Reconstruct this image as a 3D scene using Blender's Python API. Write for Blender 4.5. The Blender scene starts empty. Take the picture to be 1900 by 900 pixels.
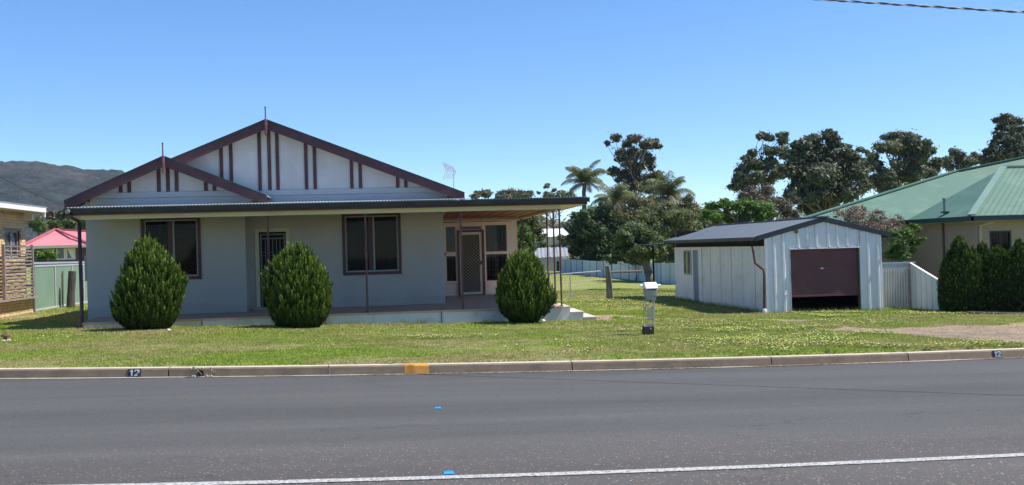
import bpy, math, random
import numpy as np
from mathutils import Matrix, Vector
S = bpy.context.scene
COL = S.collection
random.seed(7); rng = np.random.default_rng(7)
R = math.radians

# ------------------------------------------------------------------ camera
F, YAW, ROLL, PIT, H = 1797.96, .1208, .0278, .0058, 1.7
cd = bpy.data.cameras.new('camera'); cam = bpy.data.objects.new('camera', cd); COL.objects.link(cam)
cd.sensor_width = 36; cd.lens = F/1900*36; cd.clip_start = .1; cd.clip_end = 12000
cam.matrix_world = Matrix.Translation((0, 0, H)) @ Matrix.Rotation(-YAW, 4, 'Z') @ Matrix.Rotation(math.pi/2+PIT, 4, 'X') @ Matrix.Rotation(-ROLL, 4, 'Z')
S.camera = cam
# ------------------------------------------------------------------ sky and sun
SUN = Vector((.62, -.08, 1)).normalized()
el = math.asin(SUN.z); az = math.atan2(SUN.x, SUN.y)
W = bpy.data.worlds.new('World'); S.world = W; W.use_nodes = True
nt = W.node_tree; bg = nt.nodes['Background']
sky = nt.nodes.new('ShaderNodeTexSky'); sky.sky_type = 'NISHITA'; sky.sun_disc = False
sky.sun_elevation = el; sky.sun_rotation = az
sky.air_density = .75; sky.dust_density = .0; sky.ozone_density = 5; sky.altitude = 200
hs_ = nt.nodes.new('ShaderNodeHueSaturation'); hs_.inputs['Saturation'].default_value = 1.16; nt.links.new(sky.outputs[0], hs_.inputs['Color']); nt.links.new(hs_.outputs[0], bg.inputs[0]); bg.inputs[1].default_value = .135
sl = bpy.data.lights.new('sun', 'SUN'); sl.energy = 4.9; sl.angle = R(.53); sl.color = (1, .955, .88)
so = bpy.data.objects.new('sun', sl); COL.objects.link(so)
so.rotation_euler = SUN.to_track_quat('Z', 'Y').to_euler(); so.location = (20, 0, 30)
S.view_settings.view_transform = 'Standard'; S.view_settings.look = 'None'
S.view_settings.exposure = .62; S.view_settings.gamma = 1
S.cycles.max_bounces = 6; S.cycles.transparent_max_bounces = 8

# ------------------------------------------------------------------ helpers
SX = .0217
GY = [-200, 0, 13.9, 14.2, 23.8, 27, 37, 56, 68, 80, 120, 300, 1000, 6000]
GZ = [0, 0, 0, .115, -.08, -.14, -.2, -.38, -.3, -.15, -.15, -.5, -2, -2]
def kerb_y(X):
    d = np.abs(np.asarray(X, float)-2.3); c = 8.6
    return 13.53 + .0083*np.where(d < c, d*d, c*c+2*c*(d-c)*.35)
def slope(X): return -SX*40*np.tanh(np.asarray(X, float)/40)
def gz(X, Y):
    X = np.asarray(X, float); Y = np.asarray(Y, float)
    y = Y-(kerb_y(X)-13.75)*np.clip((23-Y)/8, 0, 1)
    return slope(X)+np.interp(y, GY, GZ)
def ray(px, py):
    U = (px-950)/F; V = (py-450)/F
    u = U*math.cos(ROLL)-V*math.sin(ROLL); v = U*math.sin(ROLL)+V*math.cos(ROLL)
    y = math.cos(PIT)+v*math.sin(PIT); z = math.sin(PIT)-v*math.cos(PIT)
    return (u*math.cos(YAW)+y*math.sin(YAW), -u*math.sin(YAW)+y*math.cos(YAW), z)
def at(px, py, Y=None, X=None):
    "point of the place seen at a photo position, at depth Y (or side X)"
    d = ray(px, py); t = Y/d[1] if Y is not None else X/d[0]
    return Vector((d[0]*t, d[1]*t, d[2]*t+H))
def gat(px, py):
    d = ray(px, py); lo, hi = 3, 900
    for _ in range(50):
        m = (lo+hi)/2
        if d[2]*m+H > gz(d[0]*m, d[1]*m): lo = m
        else: hi = m
    return Vector((d[0]*lo, d[1]*lo, d[2]*lo+H))

def vnoise(x, y, s, seed=0):
    "smooth value noise in 0..1"
    x = np.asarray(x)/s+1000.3; y = np.asarray(y)/s+1000.7
    xi = np.floor(x).astype(np.int64); yi = np.floor(y).astype(np.int64); fx = x-xi; fy = y-yi
    fx = fx*fx*(3-2*fx); fy = fy*fy*(3-2*fy)
    def h(a, b):
        v = np.sin(a*127.1+b*311.7+seed*74.7)*43758.5453
        return v-np.floor(v)
    return (h(xi, yi)*(1-fx)+h(xi+1, yi)*fx)*(1-fy)+(h(xi, yi+1)*(1-fx)+h(xi+1, yi+1)*fx)*fy

def tag(o, label=None, cat=None, group=None, kind=None):
    if label: o['label'] = label
    if cat: o['category'] = cat
    if group: o['group'] = group
    if kind: o['kind'] = kind
    return o
def thing(name, label, cat, loc=(0, 0, 0), group=None):
    o = bpy.data.objects.new(name, None); COL.objects.link(o); o.location = loc
    o.empty_display_size = .2
    return tag(o, label, cat, group)
def worldloc(o):
    v = Vector((0, 0, 0))
    while o: v += o.location; o = o.parent
    return v
class M:
    "collects shapes and links them as ONE mesh object"
    def __init__(s): s.v = []; s.f = []; s.t = None
    def box(s, x0, y0, z0, x1, y1, z1):
        b = len(s.v)
        s.v += [(x0, y0, z0), (x1, y0, z0), (x1, y1, z0), (x0, y1, z0), (x0, y0, z1), (x1, y0, z1), (x1, y1, z1), (x0, y1, z1)]
        s.f += [tuple(b+i for i in q) for q in ((0, 3, 2, 1), (4, 5, 6, 7), (0, 1, 5, 4), (1, 2, 6, 5), (2, 3, 7, 6), (3, 0, 4, 7))]
        return s
    def face(s, *p):
        b = len(s.v); s.v += [tuple(q) for q in p]; s.f.append(tuple(range(b, b+len(p)))); return s
    def prism(s, pts, d):
        "polygon pts extruded by vector d"
        b = len(s.v); n = len(pts); d = Vector(d)
        s.v += [tuple(p) for p in pts]+[tuple(Vector(p)+d) for p in pts]
        s.f.append(tuple(range(b, b+n))); s.f.append(tuple(range(b+2*n-1, b+n-1, -1)))
        for i in range(n):
            j = (i+1) % n; s.f.append((b+i, b+n+i, b+n+j, b+j))
        return s
    def bar(s, a, b, w, h=None, up=(0, 0, 1)):
        "rectangular bar from a to b, w across and h along up"
        h = h or w; a = Vector(a); b = Vector(b); d = (b-a).normalized(); up = Vector(up)
        if abs(d.dot(up)) > .98: up = Vector((0, 1, 0))
        sx = d.cross(up).normalized()*w/2; uz = sx.cross(d).normalized()*h/2
        return s.prism([a-sx-uz, a+sx-uz, a+sx+uz, a-sx+uz], b-a)
    def tube(s, pts, rad, n=8, cap=True):
        if not hasattr(rad, '__len__'): rad = [rad]*len(pts)
        pts = [Vector(p) for p in pts]; b = len(s.v); side = None
        for i, p in enumerate(pts):
            d = (pts[min(i+1, len(pts)-1)]-pts[max(i-1, 0)]).normalized()
            if side is None: side = d.orthogonal().normalized()
            side = (side-d*side.dot(d)).normalized(); o = d.cross(side)
            for k in range(n):
                a = 2*math.pi*k/n; s.v.append(tuple(p+(side*math.cos(a)+o*math.sin(a))*rad[i]))
        for i in range(len(pts)-1):
            for k in range(n):
                k2 = (k+1) % n; s.f.append((b+i*n+k, b+i*n+k2, b+(i+1)*n+k2, b+(i+1)*n+k))
        if cap:
            s.f.append(tuple(b+k for k in range(n-1, -1, -1))); s.f.append(tuple(b+(len(pts)-1)*n+k for k in range(n)))
        return s
    def lathe(s, prof, c, n=16):
        return s.tube([(c[0], c[1], c[2]+z+i*1e-5) for i, (r, z) in enumerate(prof)], [r for r, z in prof], n)
    def build(s, name, mat, parent=None, bevel=0, smooth=False, label=None, kind=None):
        me = bpy.data.meshes.new(name); o = bpy.data.objects.new(name, me); COL.objects.link(o)
        off = worldloc(parent) if parent else Vector((0, 0, 0))
        me.from_pydata([(x-off.x, y-off.y, z-off.z) for x, y, z in s.v], [], s.f)
        me.materials.append(mat); me.validate()
        if parent: o.parent = parent
        if smooth: me.shade_smooth()
        if bevel:
            m = o.modifiers.new('bevel', 'BEVEL'); m.width = bevel; m.segments = 2; m.limit_method = 'ANGLE'
        if label: o['label'] = label
        if kind: o['kind'] = kind
        return o
def box(name, mat, parent, x0, y0, z0, x1, y1, z1, bevel=0, **k):
    return M().box(x0, y0, z0, x1, y1, z1).build(name, mat, parent, bevel, **k)
def bulk(name, V, Fq, mat, parent=None, tint=None, kind=None, smooth=False):
    "fast mesh from numpy arrays; Fq is (n,3) or (n,4)"
    me = bpy.data.meshes.new(name); n = len(V); m, k = Fq.shape
    off = np.array(worldloc(parent)) if parent else np.zeros(3)
    me.vertices.add(n); me.vertices.foreach_set('co', (V-off).astype(np.float32).ravel())
    me.loops.add(m*k); me.loops.foreach_set('vertex_index', Fq.astype(np.int32).ravel())
    me.polygons.add(m); me.polygons.foreach_set('loop_start', np.arange(0, m*k, k, dtype=np.int32))
    if tint is not None:
        a = me.attributes.new('tint', 'FLOAT', 'POINT'); a.data.foreach_set('value', tint.astype(np.float32))
    me.update(calc_edges=True)
    me.polygons.foreach_set('use_smooth', np.full(m, smooth)); me.materials.append(mat)
    o = bpy.data.objects.new(name, me); COL.objects.link(o)
    if parent: o.parent = parent
    if kind: o['kind'] = kind
    return o

# ------------------------------------------------------------------ materials
def nodes(name):
    m = bpy.data.materials.new(name); m.use_nodes = True
    return m, m.node_tree, m.node_tree.nodes['Principled BSDF']
def N(t, typ, **k):
    n = t.nodes.new(typ)
    for a, b in k.items(): setattr(n, a, b)
    return n
def noise(t, scale, detail=4, rough=.6, co=None):
    n = N(t, 'ShaderNodeTexNoise'); n.inputs['Scale'].default_value = scale; n.inputs['Detail'].default_value = detail; n.inputs['Roughness'].default_value = rough
    if co: t.links.new(co, n.inputs['Vector'])
    return n
def ramp(t, src, stops):
    r = N(t, 'ShaderNodeValToRGB'); e = r.color_ramp.elements
    while len(e) < len(stops): e.new(.5)
    for x, (p, c) in zip(e, stops): x.position = p; x.color = (*c, 1) if len(c) == 3 else c
    t.links.new(src, r.inputs[0]); return r
def mixc(t, fac, a, b, mode='MIX'):
    m = N(t, 'ShaderNodeMix', data_type='RGBA', blend_type=mode)
    for s, v in ((m.inputs[0], fac), (m.inputs[6], a), (m.inputs[7], b)):
        if isinstance(v, (int, float)): s.default_value = v
        elif isinstance(v, tuple): s.default_value = (*v, 1)
        else: t.links.new(v, s)
    return m.outputs[2]
def wco(t, stretch=(1, 1, 1)):
    g = N(t, 'ShaderNodeNewGeometry'); m = N(t, 'ShaderNodeMapping'); m.inputs['Scale'].default_value = stretch
    t.links.new(g.outputs['Position'], m.inputs[0]); return m.outputs[0]
def mat(name, col, rough=.6, var=.12, scale=3, bump=.0, bscale=60, metal=0, dirt=None, dscale=1.2, damt=.5, stretch=(1, 1, 1), streak=0, spec=.4, isl=0):
    "painted/raw surface: base colour with broad variation, optional dirt patches, run marks and fine relief"
    m, t, p = nodes(name); co = wco(t, stretch)
    n = noise(t, scale, 5, .65, co)
    c = ramp(t, n.outputs[0], [(.3, tuple(max(0, x*(1-var)) for x in col)), (.7, tuple(min(1, x*(1+var)) for x in col))]).outputs[0]
    if dirt:
        d = noise(t, dscale, 8, .72, co); f = ramp(t, d.outputs[0], [(.5, (0, 0, 0)), (.72, (damt,)*3)]).outputs[0]
        c = mixc(t, f, c, dirt)
    if streak:
        d = noise(t, 1, 6, .7, wco(t, (9, 9, .5))); f = ramp(t, d.outputs[0], [(.5, (0, 0, 0)), (.75, (streak,)*3)]).outputs[0]
        c = mixc(t, f, c, dirt or tuple(x*.4 for x in col))
    if isl:
        g = N(t, 'ShaderNodeObjectInfo'); f = ramp(t, g.outputs['Random'], [(0, (1-isl,)*3), (1, (1+isl,)*3)]).outputs[0]
        c = mixc(t, 1.0, c, f, 'MULTIPLY')
    t.links.new(c, p.inputs['Base Color'])
    rr = ramp(t, n.outputs[0], [(.3, (max(0, rough-.08),)*3), (.7, (min(1, rough+.1),)*3)]).outputs[0]
    t.links.new(rr, p.inputs['Roughness']); p.inputs['Metallic'].default_value = metal
    p.inputs['Specular IOR Level'].default_value = spec
    if bump:
        b = N(t, 'ShaderNodeBump'); b.inputs['Strength'].default_value = bump; b.inputs['Distance'].default_value = .01
        bn = noise(t, bscale, 4, .6, co); t.links.new(bn.outputs[0], b.inputs['Height']); t.links.new(b.outputs[0], p.inputs['Normal'])
    return m
def leafmat(name, dark, mid, light, trans=.25, rough=.55):
    m, t, p = nodes(name)
    a = N(t, 'ShaderNodeAttribute', attribute_name='tint')
    c = ramp(t, a.outputs['Fac'], [(0, dark), (.5, mid), (1, light)]).outputs[0]
    t.links.new(c, p.inputs['Base Color']); p.inputs['Roughness'].default_value = rough; p.inputs['Specular IOR Level'].default_value = .3
    tr = N(t, 'ShaderNodeBsdfTranslucent'); t.links.new(c, tr.inputs[0])
    mx = N(t, 'ShaderNodeMixShader'); mx.inputs[0].default_value = trans
    t.links.new(p.outputs[0], mx.inputs[1]); t.links.new(tr.outputs[0], mx.inputs[2])
    t.links.new(mx.outputs[0], t.nodes['Material Output'].inputs[0]); return m
def glassmat(name, tint=(.5, .55, .55), refl=.12):
    m, t, p = nodes(name); t.nodes.remove(p)
    tr = N(t, 'ShaderNodeBsdfTransparent'); tr.inputs[0].default_value = (*tint, 1)
    gl = N(t, 'ShaderNodeBsdfGlossy'); gl.inputs['Roughness'].default_value = .03; gl.inputs[0].default_value = (.9, .95, 1, 1)
    lw = N(t, 'ShaderNodeLayerWeight'); lw.inputs[0].default_value = .5
    r = ramp(t, lw.outputs['Facing'], [(0, (refl,)*3), (.55, (refl*1.3,)*3), (1, (.8,)*3)]); mx = N(t, 'ShaderNodeMixShader')
    t.links.new(r.outputs[0], mx.inputs[0]); t.links.new(tr.outputs[0], mx.inputs[1]); t.links.new(gl.outputs[0], mx.inputs[2])
    t.links.new(mx.outputs[0], t.nodes['Material Output'].inputs[0]); return m

WALL = mat('painted_render_wall', (.44, .405, .365), .8, .05, 1.2, .5, 45, dirt=(.30, .28, .25), dscale=.9, damt=.35)
def brickrelief(m, base_dirt=(.20, .16, .12)):
    t = m.node_tree; p = t.nodes['Principled BSDF']; g = N(t, 'ShaderNodeNewGeometry'); sp_ = N(t, 'ShaderNodeSeparateXYZ'); t.links.new(g.outputs['Position'], sp_.inputs[0])
    ad = N(t, 'ShaderNodeMath', operation='ADD'); t.links.new(sp_.outputs[0], ad.inputs[0]); t.links.new(sp_.outputs[1], ad.inputs[1])
    cb = N(t, 'ShaderNodeCombineXYZ'); t.links.new(ad.outputs[0], cb.inputs[0]); t.links.new(sp_.outputs[2], cb.inputs[1])
    br = N(t, 'ShaderNodeTexBrick'); br.inputs['Scale'].default_value = 1; br.inputs['Brick Width'].default_value = .24; br.inputs['Row Height'].default_value = .086; br.inputs['Mortar Size'].default_value = .007; br.inputs['Mortar Smooth'].default_value = .6
    t.links.new(cb.outputs[0], br.inputs['Vector']); b2 = N(t, 'ShaderNodeBump'); b2.invert = True; b2.inputs['Strength'].default_value = .2; b2.inputs['Distance'].default_value = .006
    t.links.new(br.outputs['Fac'], b2.inputs['Height'])
    old = p.inputs['Normal'].links[0].from_socket; t.links.new(old, b2.inputs['Normal']); t.links.new(b2.outputs[0], p.inputs['Normal'])
    c0 = p.inputs['Base Color'].links[0].from_socket; n_ = noise(t, 3, 6, .7, g.outputs['Position']); m1 = N(t, 'ShaderNodeMath', operation='MULTIPLY_ADD'); t.links.new(n_.outputs[0], m1.inputs[0]); m1.inputs[1].default_value = -.9; t.links.new(sp_.outputs[2], m1.inputs[2])
    f = ramp(t, m1.outputs[0], [(-.0, (.16,)*3), (.05, (0, 0, 0))]).outputs[0]; c1 = mixc(t, f, c0, base_dirt)
    f2 = ramp(t, br.outputs['Fac'], [(0, (0, 0, 0)), (1, (.10,)*3)]).outputs[0]; c2 = mixc(t, f2, c1, tuple(x*.6 for x in base_dirt)); t.links.new(c2, p.inputs['Base Color'])
brickrelief(WALL)
GABLE = mat('gable_sheet_paint', (.61, .585, .56), .75, .07, 1.5, .15, 30, dirt=(.42, .40, .38), dscale=.8, damt=.4, streak=.3)
BOARD = mat('painted_board', (.48, .49, .50), .7, .1, 2, .3, 30, dirt=(.3, .29, .27), dscale=2, damt=.5, stretch=(.4, 1, 3))
MAROON = mat('maroon_trim_paint', (.085, .032, .036), .5, .25, 2.5, .2, 40, dirt=(.13, .08, .075), dscale=2.5, damt=.5)
MAROON2 = mat('faded_maroon_paint', (.125, .048, .048), .55, .3, 4, .2, 40, dirt=(.3, .2, .19), dscale=5, damt=.5)
GUTTER = mat('dark_green_gutter', (.022, .030, .030), .4, .25, 3, dirt=(.08, .08, .07), dscale=3, damt=.5)
ZINC = mat('corrugated_zinc', (.42, .44, .45), .38, .15, 1.5, metal=.55, dirt=(.28, .24, .2), dscale=1.5, damt=.4)
CREAM = mat('cream_soffit_paint', (.60, .53, .36), .7, .06, 1, .1, 30, dirt=(.42, .34, .2), dscale=1.4, damt=.35)
PINKB = mat('pale_pink_paint', (.76, .60, .50), .65, .07, 2, .2, 30, dirt=(.45, .36, .3), dscale=2, damt=.4)
CEIL = mat('stained_timber_ceiling', (.20, .065, .03), .55, .3, 4, .3, 30, stretch=(1, 6, 1))
CONC = mat('porch_concrete', (.42, .30, .215), .85, .12, 2, .6, 80, dirt=(.24, .19, .15), dscale=1.3, damt=.6)
SLABF = mat('painted_slab_edge', (.58, .59, .57), .8, .07, 2, .4, 50, dirt=(.40, .31, .22), dscale=1.5, damt=.55, streak=.5)
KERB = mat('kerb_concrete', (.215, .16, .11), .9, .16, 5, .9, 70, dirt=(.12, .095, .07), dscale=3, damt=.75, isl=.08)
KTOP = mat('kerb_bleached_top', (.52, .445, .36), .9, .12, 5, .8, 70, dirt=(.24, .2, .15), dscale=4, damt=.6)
GUT = mat('gutter_concrete', (.36, .33, .27), .9, .15, 4, .6, 70, dirt=(.2, .17, .12), dscale=3, damt=.7)
ORANGE = mat('orange_kerb_paint', (.68, .30, .05), .75, .15, 6, .7, 70, dirt=(.3, .17, .07), dscale=7, damt=.7)
BLACKP = mat('black_kerb_paint', (.035, .04, .05), .7, .2, 9, .5, 70, dirt=(.15, .13, .11), dscale=12, damt=.5)
WHITEP = mat('white_kerb_paint', (.72, .72, .70), .7, .08, 9, .4, 70, dirt=(.35, .33, .3), dscale=14, damt=.5)
GLASS = glassmat('window_glass', (.60, .60, .58), .006)
GLASSB = glassmat('sunroom_glass', (.5, .5, .46), .014)
BLIND = mat('brown_blind', (.20, .115, .07), .8, .3, 3, stretch=(1, 1, 6))
CURT = mat('dull_curtain', (.12, .11, .09), .9, .4, 6, stretch=(8, 1, .5))
ALU = mat('pale_window_aluminium', (.30, .30, .275), .5, .08, 3)
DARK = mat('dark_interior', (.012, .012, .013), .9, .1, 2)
CRDOOR = mat('cream_door_frame', (.62, .55, .42), .55, .08, 3)
MESHM = mat('security_mesh', (.27, .225, .165), .5, .1, 4)
TVAL = mat('antenna_aluminium', (.72, .73, .74), .3, .1, 4, metal=.7)
SHEDW = mat('shed_white_sheet', (.86, .83, .80), .5, .06, 1.3, dirt=(.40, .37, .33), dscale=1.5, damt=.4, streak=.35)
SHEDF = mat('shed_painted_steel', (.70, .69, .68), .45, .06, 1.3, dirt=(.42, .42, .40), dscale=1.2, damt=.4, streak=.3, metal=.1)
SHEDR = mat('shed_roof_grey_steel', (.10, .125, .155), .55, .08, .8, metal=.1, dirt=(.2, .2, .2), dscale=1.2, damt=.3)
TRIMD = mat('charcoal_trim', (.028, .034, .042), .5, .15, 2)
ROLLER = mat('maroon_roller_door', (.130, .046, .046), .6, .12, 1.5, dirt=(.17, .10, .09), dscale=1.2, damt=.5)
RUST = mat('rusty_iron', (.13, .06, .035), .85, .35, 8, .8, 60)
TIMBER = mat('weathered_timber', (.20, .17, .13), .9, .3, 6, 1, 40, dirt=(.07, .06, .05), dscale=5, damt=.8, stretch=(4, 4, .5))
GALV = mat('galvanised_pipe', (.50, .51, .51), .45, .15, 6, metal=.6)
FENCEW = mat('pale_fence_sheet', (.50, .56, .58), .6, .08, 1, dirt=(.3, .33, .33), dscale=1.5, damt=.4, streak=.3, isl=.1)
FENCEC = mat('corrugated_fence_sheet', (.50, .48, .44), .5, .1, 1.5, metal=.25, dirt=(.3, .25, .2), dscale=2, damt=.5)
FENCEG = mat('green_steel_fence', (.185, .275, .205), .5, .08, 1, dirt=(.24, .29, .23), dscale=1.5, damt=.4, streak=.2)
FENCEP = mat('fence_rail_pale', (.46, .46, .45), .5, .1, 2)
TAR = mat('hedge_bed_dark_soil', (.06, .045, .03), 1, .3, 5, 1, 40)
BRICKC = mat('cream_brick', (.66, .48, .26), .85, .25, 6, .5, 60, dirt=(.46, .29, .15), dscale=4, damt=.8)
MORT = mat('mortar', (.30, .25, .19), .9, .1, 4)
WFASC = mat('white_fascia', (.74, .72, .67), .6, .06, 2)
GREY2 = mat('lattice_timber_grey', (.24, .20, .175), .9, .25, 5, .5, 40, isl=.25)
PINKR = mat('faded_red_roof', (.60, .205, .215), .5, .08, .5, dirt=(.5, .2, .19), dscale=.5, damt=.4, streak=.2)
GREENR = mat('pale_green_roof', (.070, .150, .105), .65, .07, .6, metal=.0, dirt=(.2, .31, .24), dscale=.7, damt=.4, stretch=(1, 1, 1))
GREENC = mat('pale_green_ridge_cap', (.17, .265, .21), .55, .06, 1)
GREEND = mat('dark_green_fascia', (.018, .045, .035), .5, .1, 2)
HOUSEB = mat('tan_brick_wall', (.34, .275, .19), .85, .12, 9, .4, 40, stretch=(1, 1, 3))
BARK = mat('gum_bark', (.15, .125, .10), .9, .35, 2, .8, 12, stretch=(2, 2, .4))
BARKP = mat('pale_gum_bark', (.42, .38, .33), .8, .25, 2, .5, 12)
PALMB = mat('palm_trunk_bark', (.14, .11, .08), .95, .35, 6, 1, 12)
WHITER = mat('white_far_roof', (.80, .80, .80), .5, .04, 1)
MAILW = mat('mailbox_white_enamel', (.80, .80, .79), .35, .05, 4)
MAILC = mat('mailbox_grey_front', (.33, .32, .29), .5, .1, 8)
LATT = mat('pale_iron_lattice', (.33, .32, .29), .55, .15, 12, dirt=(.2, .15, .12), dscale=14, damt=.5)
BLUE = mat('blue_reflector_plastic', (.02, .24, .56), .3, .1, 8)
CABLE = mat('black_cable', (.03, .03, .03), .5, .1, 5)
CABLEL = mat('grey_cable_strand', (.55, .53, .50), .4, .1, 5)
LITTER = mat('white_litter', (.8, .8, .8), .6, .05, 4)
STONE = mat('pale_field_stone', (.38, .33, .27), .9, .2, 9, 1, 30)

# ground materials -------------------------------------------------
def grass_cols(t):
    co = wco(t)
    a = noise(t, .55, 6, .62, wco(t, (.45, 1.0, 1))); b = noise(t, 5.5, 6, .75, wco(t, (.55, 1, 1)))
    g = ramp(t, b.outputs[0], [(.30, (.125, .195, .022)), (.50, (.24, .32, .048)), (.72, (.36, .39, .10))]).outputs[0]
    d = ramp(t, b.outputs[0], [(.3, (.26, .225, .085)), (.7, (.46, .39, .215))]).outputs[0]
    s = N(t, 'ShaderNodeMath', operation='MULTIPLY_ADD'); t.links.new(b.outputs[0], s.inputs[0]); s.inputs[1].default_value = .45; t.links.new(a.outputs[0], s.inputs[2])
    f = ramp(t, s.outputs[0], [(.64, (0, 0, 0)), (.82, (.8,)*3)]).outputs[0]
    return mixc(t, f, g, d), co
m, t, p = nodes('lawn_ground'); gc, co = grass_cols(t)
at_ = N(t, 'ShaderNodeAttribute', attribute_name='tint')
dn = noise(t, 14, 6, .75, co); dn2 = noise(t, 1.5, 4, .6, co)
dc = ramp(t, dn.outputs[0], [(.3, (.22, .155, .10)), (.5, (.37, .265, .18)), (.7, (.50, .38, .275))]).outputs[0]
dc = mixc(t, ramp(t, dn2.outputs[0], [(.4, (0, 0, 0)), (.65, (.75,)*3)]).outputs[0], dc, (.17, .15, .135))
dm = N(t, 'ShaderNodeMath', operation='MULTIPLY_ADD'); t.links.new(dn.outputs[0], dm.inputs[0]); dm.inputs[1].default_value = .9; t.links.new(at_.outputs['Fac'], dm.inputs[2])
f = ramp(t, dm.outputs[0], [(.72, (0, 0, 0)), (1.0, (1, 1, 1))]).outputs[0]
c = mixc(t, f, mixc(t, .3, gc, (.12, .11, .05)), dc); t.links.new(c, p.inputs['Base Color']); p.inputs['Roughness'].default_value = .95; p.inputs['Specular IOR Level'].default_value = .1
b = N(t, 'ShaderNodeBump'); b.inputs['Strength'].default_value = 1; b.inputs['Distance'].default_value = .03
bn = noise(t, 25, 5, .8, co); t.links.new(bn.outputs[0], b.inputs['Height']); t.links.new(b.outputs[0], p.inputs['Normal'])
LAWN = m
m, t, p = nodes('grass_blade'); gc, co = grass_cols(t)
at_ = N(t, 'ShaderNodeAttribute', attribute_name='tint')
f = ramp(t, at_.outputs['Fac'], [(0, (.75,)*3), (1, (1.5, 1.45, 1.3))]).outputs[0]
c = mixc(t, 1.0, gc, f, 'MULTIPLY'); t.links.new(c, p.inputs['Base Color']); p.inputs['Roughness'].default_value = .6; p.inputs['Specular IOR Level'].default_value = .25
tr = N(t, 'ShaderNodeBsdfTranslucent'); t.links.new(c, tr.inputs[0]); mx = N(t, 'ShaderNodeMixShader'); mx.inputs[0].default_value = .4
t.links.new(p.outputs[0], mx.inputs[1]); t.links.new(tr.outputs[0], mx.inputs[2]); t.links.new(mx.outputs[0], t.nodes['Material Output'].inputs[0])
BLADE = m
# asphalt
m, t, p = nodes('asphalt'); co = wco(t)
sep = N(t, 'ShaderNodeSeparateXYZ'); t.links.new(co, sep.inputs[0])
n1 = noise(t, .8, 4, .6, wco(t, (.12, 1, 1))); n2 = noise(t, 55, 3, .8, co); n3 = noise(t, 230, 2, .8, co)
base = ramp(t, n2.outputs[0], [(.25, (.050, .049, .048)), (.5, (.080, .079, .077)), (.75, (.116, .113, .109))]).outputs[0]
fine = ramp(t, n3.outputs[0], [(.3, (.72,)*3), (.7, (1.3,)*3)]).outputs[0]
base = mixc(t, 1.0, base, fine, 'MULTIPLY')
base = mixc(t, 1.0, base, ramp(t, n1.outputs[0], [(.3, (.9,)*3), (.7, (1.1,)*3)]).outputs[0], 'MULTIPLY')
# worn coarse seal near the middle of the road: exposed reddish and pale stones
vor = N(t, 'ShaderNodeTexVoronoi'); vor.inputs['Scale'].default_value = 48; t.links.new(co, vor.inputs['Vector'])
sc2 = N(t, 'ShaderNodeSeparateColor'); t.links.new(vor.outputs['Color'], sc2.inputs[0])
pick = ramp(t, sc2.outputs[0], [(.80, (0, 0, 0)), (.86, (1, 1, 1))]); pick.color_ramp.interpolation = 'LINEAR'
cell = ramp(t, vor.outputs['Distance'], [(.30, (1, 1, 1)), (.45, (0, 0, 0))])
stc = ramp(t, sc2.outputs[1], [(0, (.27, .135, .10)), (.45, (.21, .17, .145)), (.8, (.26, .22, .185)), (1, (.40, .36, .31))]).outputs[0]
yj = noise(t, .35, 3, .6, co); my = N(t, 'ShaderNodeMath', operation='MULTIPLY_ADD'); t.links.new(yj.outputs[0], my.inputs[0]); my.inputs[1].default_value = 2.2; t.links.new(sep.outputs[1], my.inputs[2])
mr = N(t, 'ShaderNodeMapRange'); t.links.new(my.outputs[0], mr.inputs[0]); mr.inputs[1].default_value = 10.1; mr.inputs[2].default_value = 9.0; mr.inputs[3].default_value = .10; mr.inputs[4].default_value = 1
def mul(a, b):
    q = N(t, 'ShaderNodeMath', operation='MULTIPLY'); t.links.new(a, q.inputs[0]); t.links.new(b, q.inputs[1]); return q.outputs[0]
f = mul(mul(pick.outputs[0], cell.outputs[0]), mr.outputs[0])
worn = mixc(t, mr.outputs[0], base, mixc(t, .35, base, (.105, .088, .078)))
c = mixc(t, f, worn, stc)
jn = noise(t, 1.6, 5, .7, co); jv = N(t, 'ShaderNodeVectorMath', operation='MULTIPLY_ADD'); t.links.new(jn.outputs['Color'], jv.inputs[0]); jv.inputs[1].default_value = (.9, .9, 0); t.links.new(wco(t, (.22, .6, 1)), jv.inputs[2])
cv = N(t, 'ShaderNodeTexVoronoi', feature='DISTANCE_TO_EDGE'); cv.inputs['Scale'].default_value = .8; t.links.new(jv.outputs[0], cv.inputs['Vector'])
ck = ramp(t, cv.outputs['Distance'], [(.0015, (1, 1, 1)), (.006, (0, 0, 0))]).outputs[0]; msk = ramp(t, noise(t, .5, 3, .5, co).outputs[0], [(.52, (0, 0, 0)), (.60, (.65,)*3)]).outputs[0]
c = mixc(t, mul(ck, msk), c, (.02, .02, .02))
st_ = ramp(t, noise(t, 2.6, 5, .75, wco(t, (.5, 1.4, 1))).outputs[0], [(.60, (0, 0, 0)), (.74, (.30,)*3)]).outputs[0]; c = mixc(t, st_, c, (.035, .034, .034))
bd = ramp(t, noise(t, 1.1, 3, .6, wco(t, (.05, 1, 1))).outputs[0], [(.35, (.88,)*3), (.65, (1.13,)*3)]).outputs[0]; c = mixc(t, 1.0, c, bd, 'MULTIPLY')
t.links.new(c, p.inputs['Base Color']); p.inputs['Roughness'].default_value = .88; p.inputs['Specular IOR Level'].default_value = .25
b = N(t, 'ShaderNodeBump'); b.inputs['Strength'].default_value = .6; b.inputs['Distance'].default_value = .006
t.links.new(n3.outputs[0], b.inputs['Height']); t.links.new(b.outputs[0], p.inputs['Normal'])
ASPH = m
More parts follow.
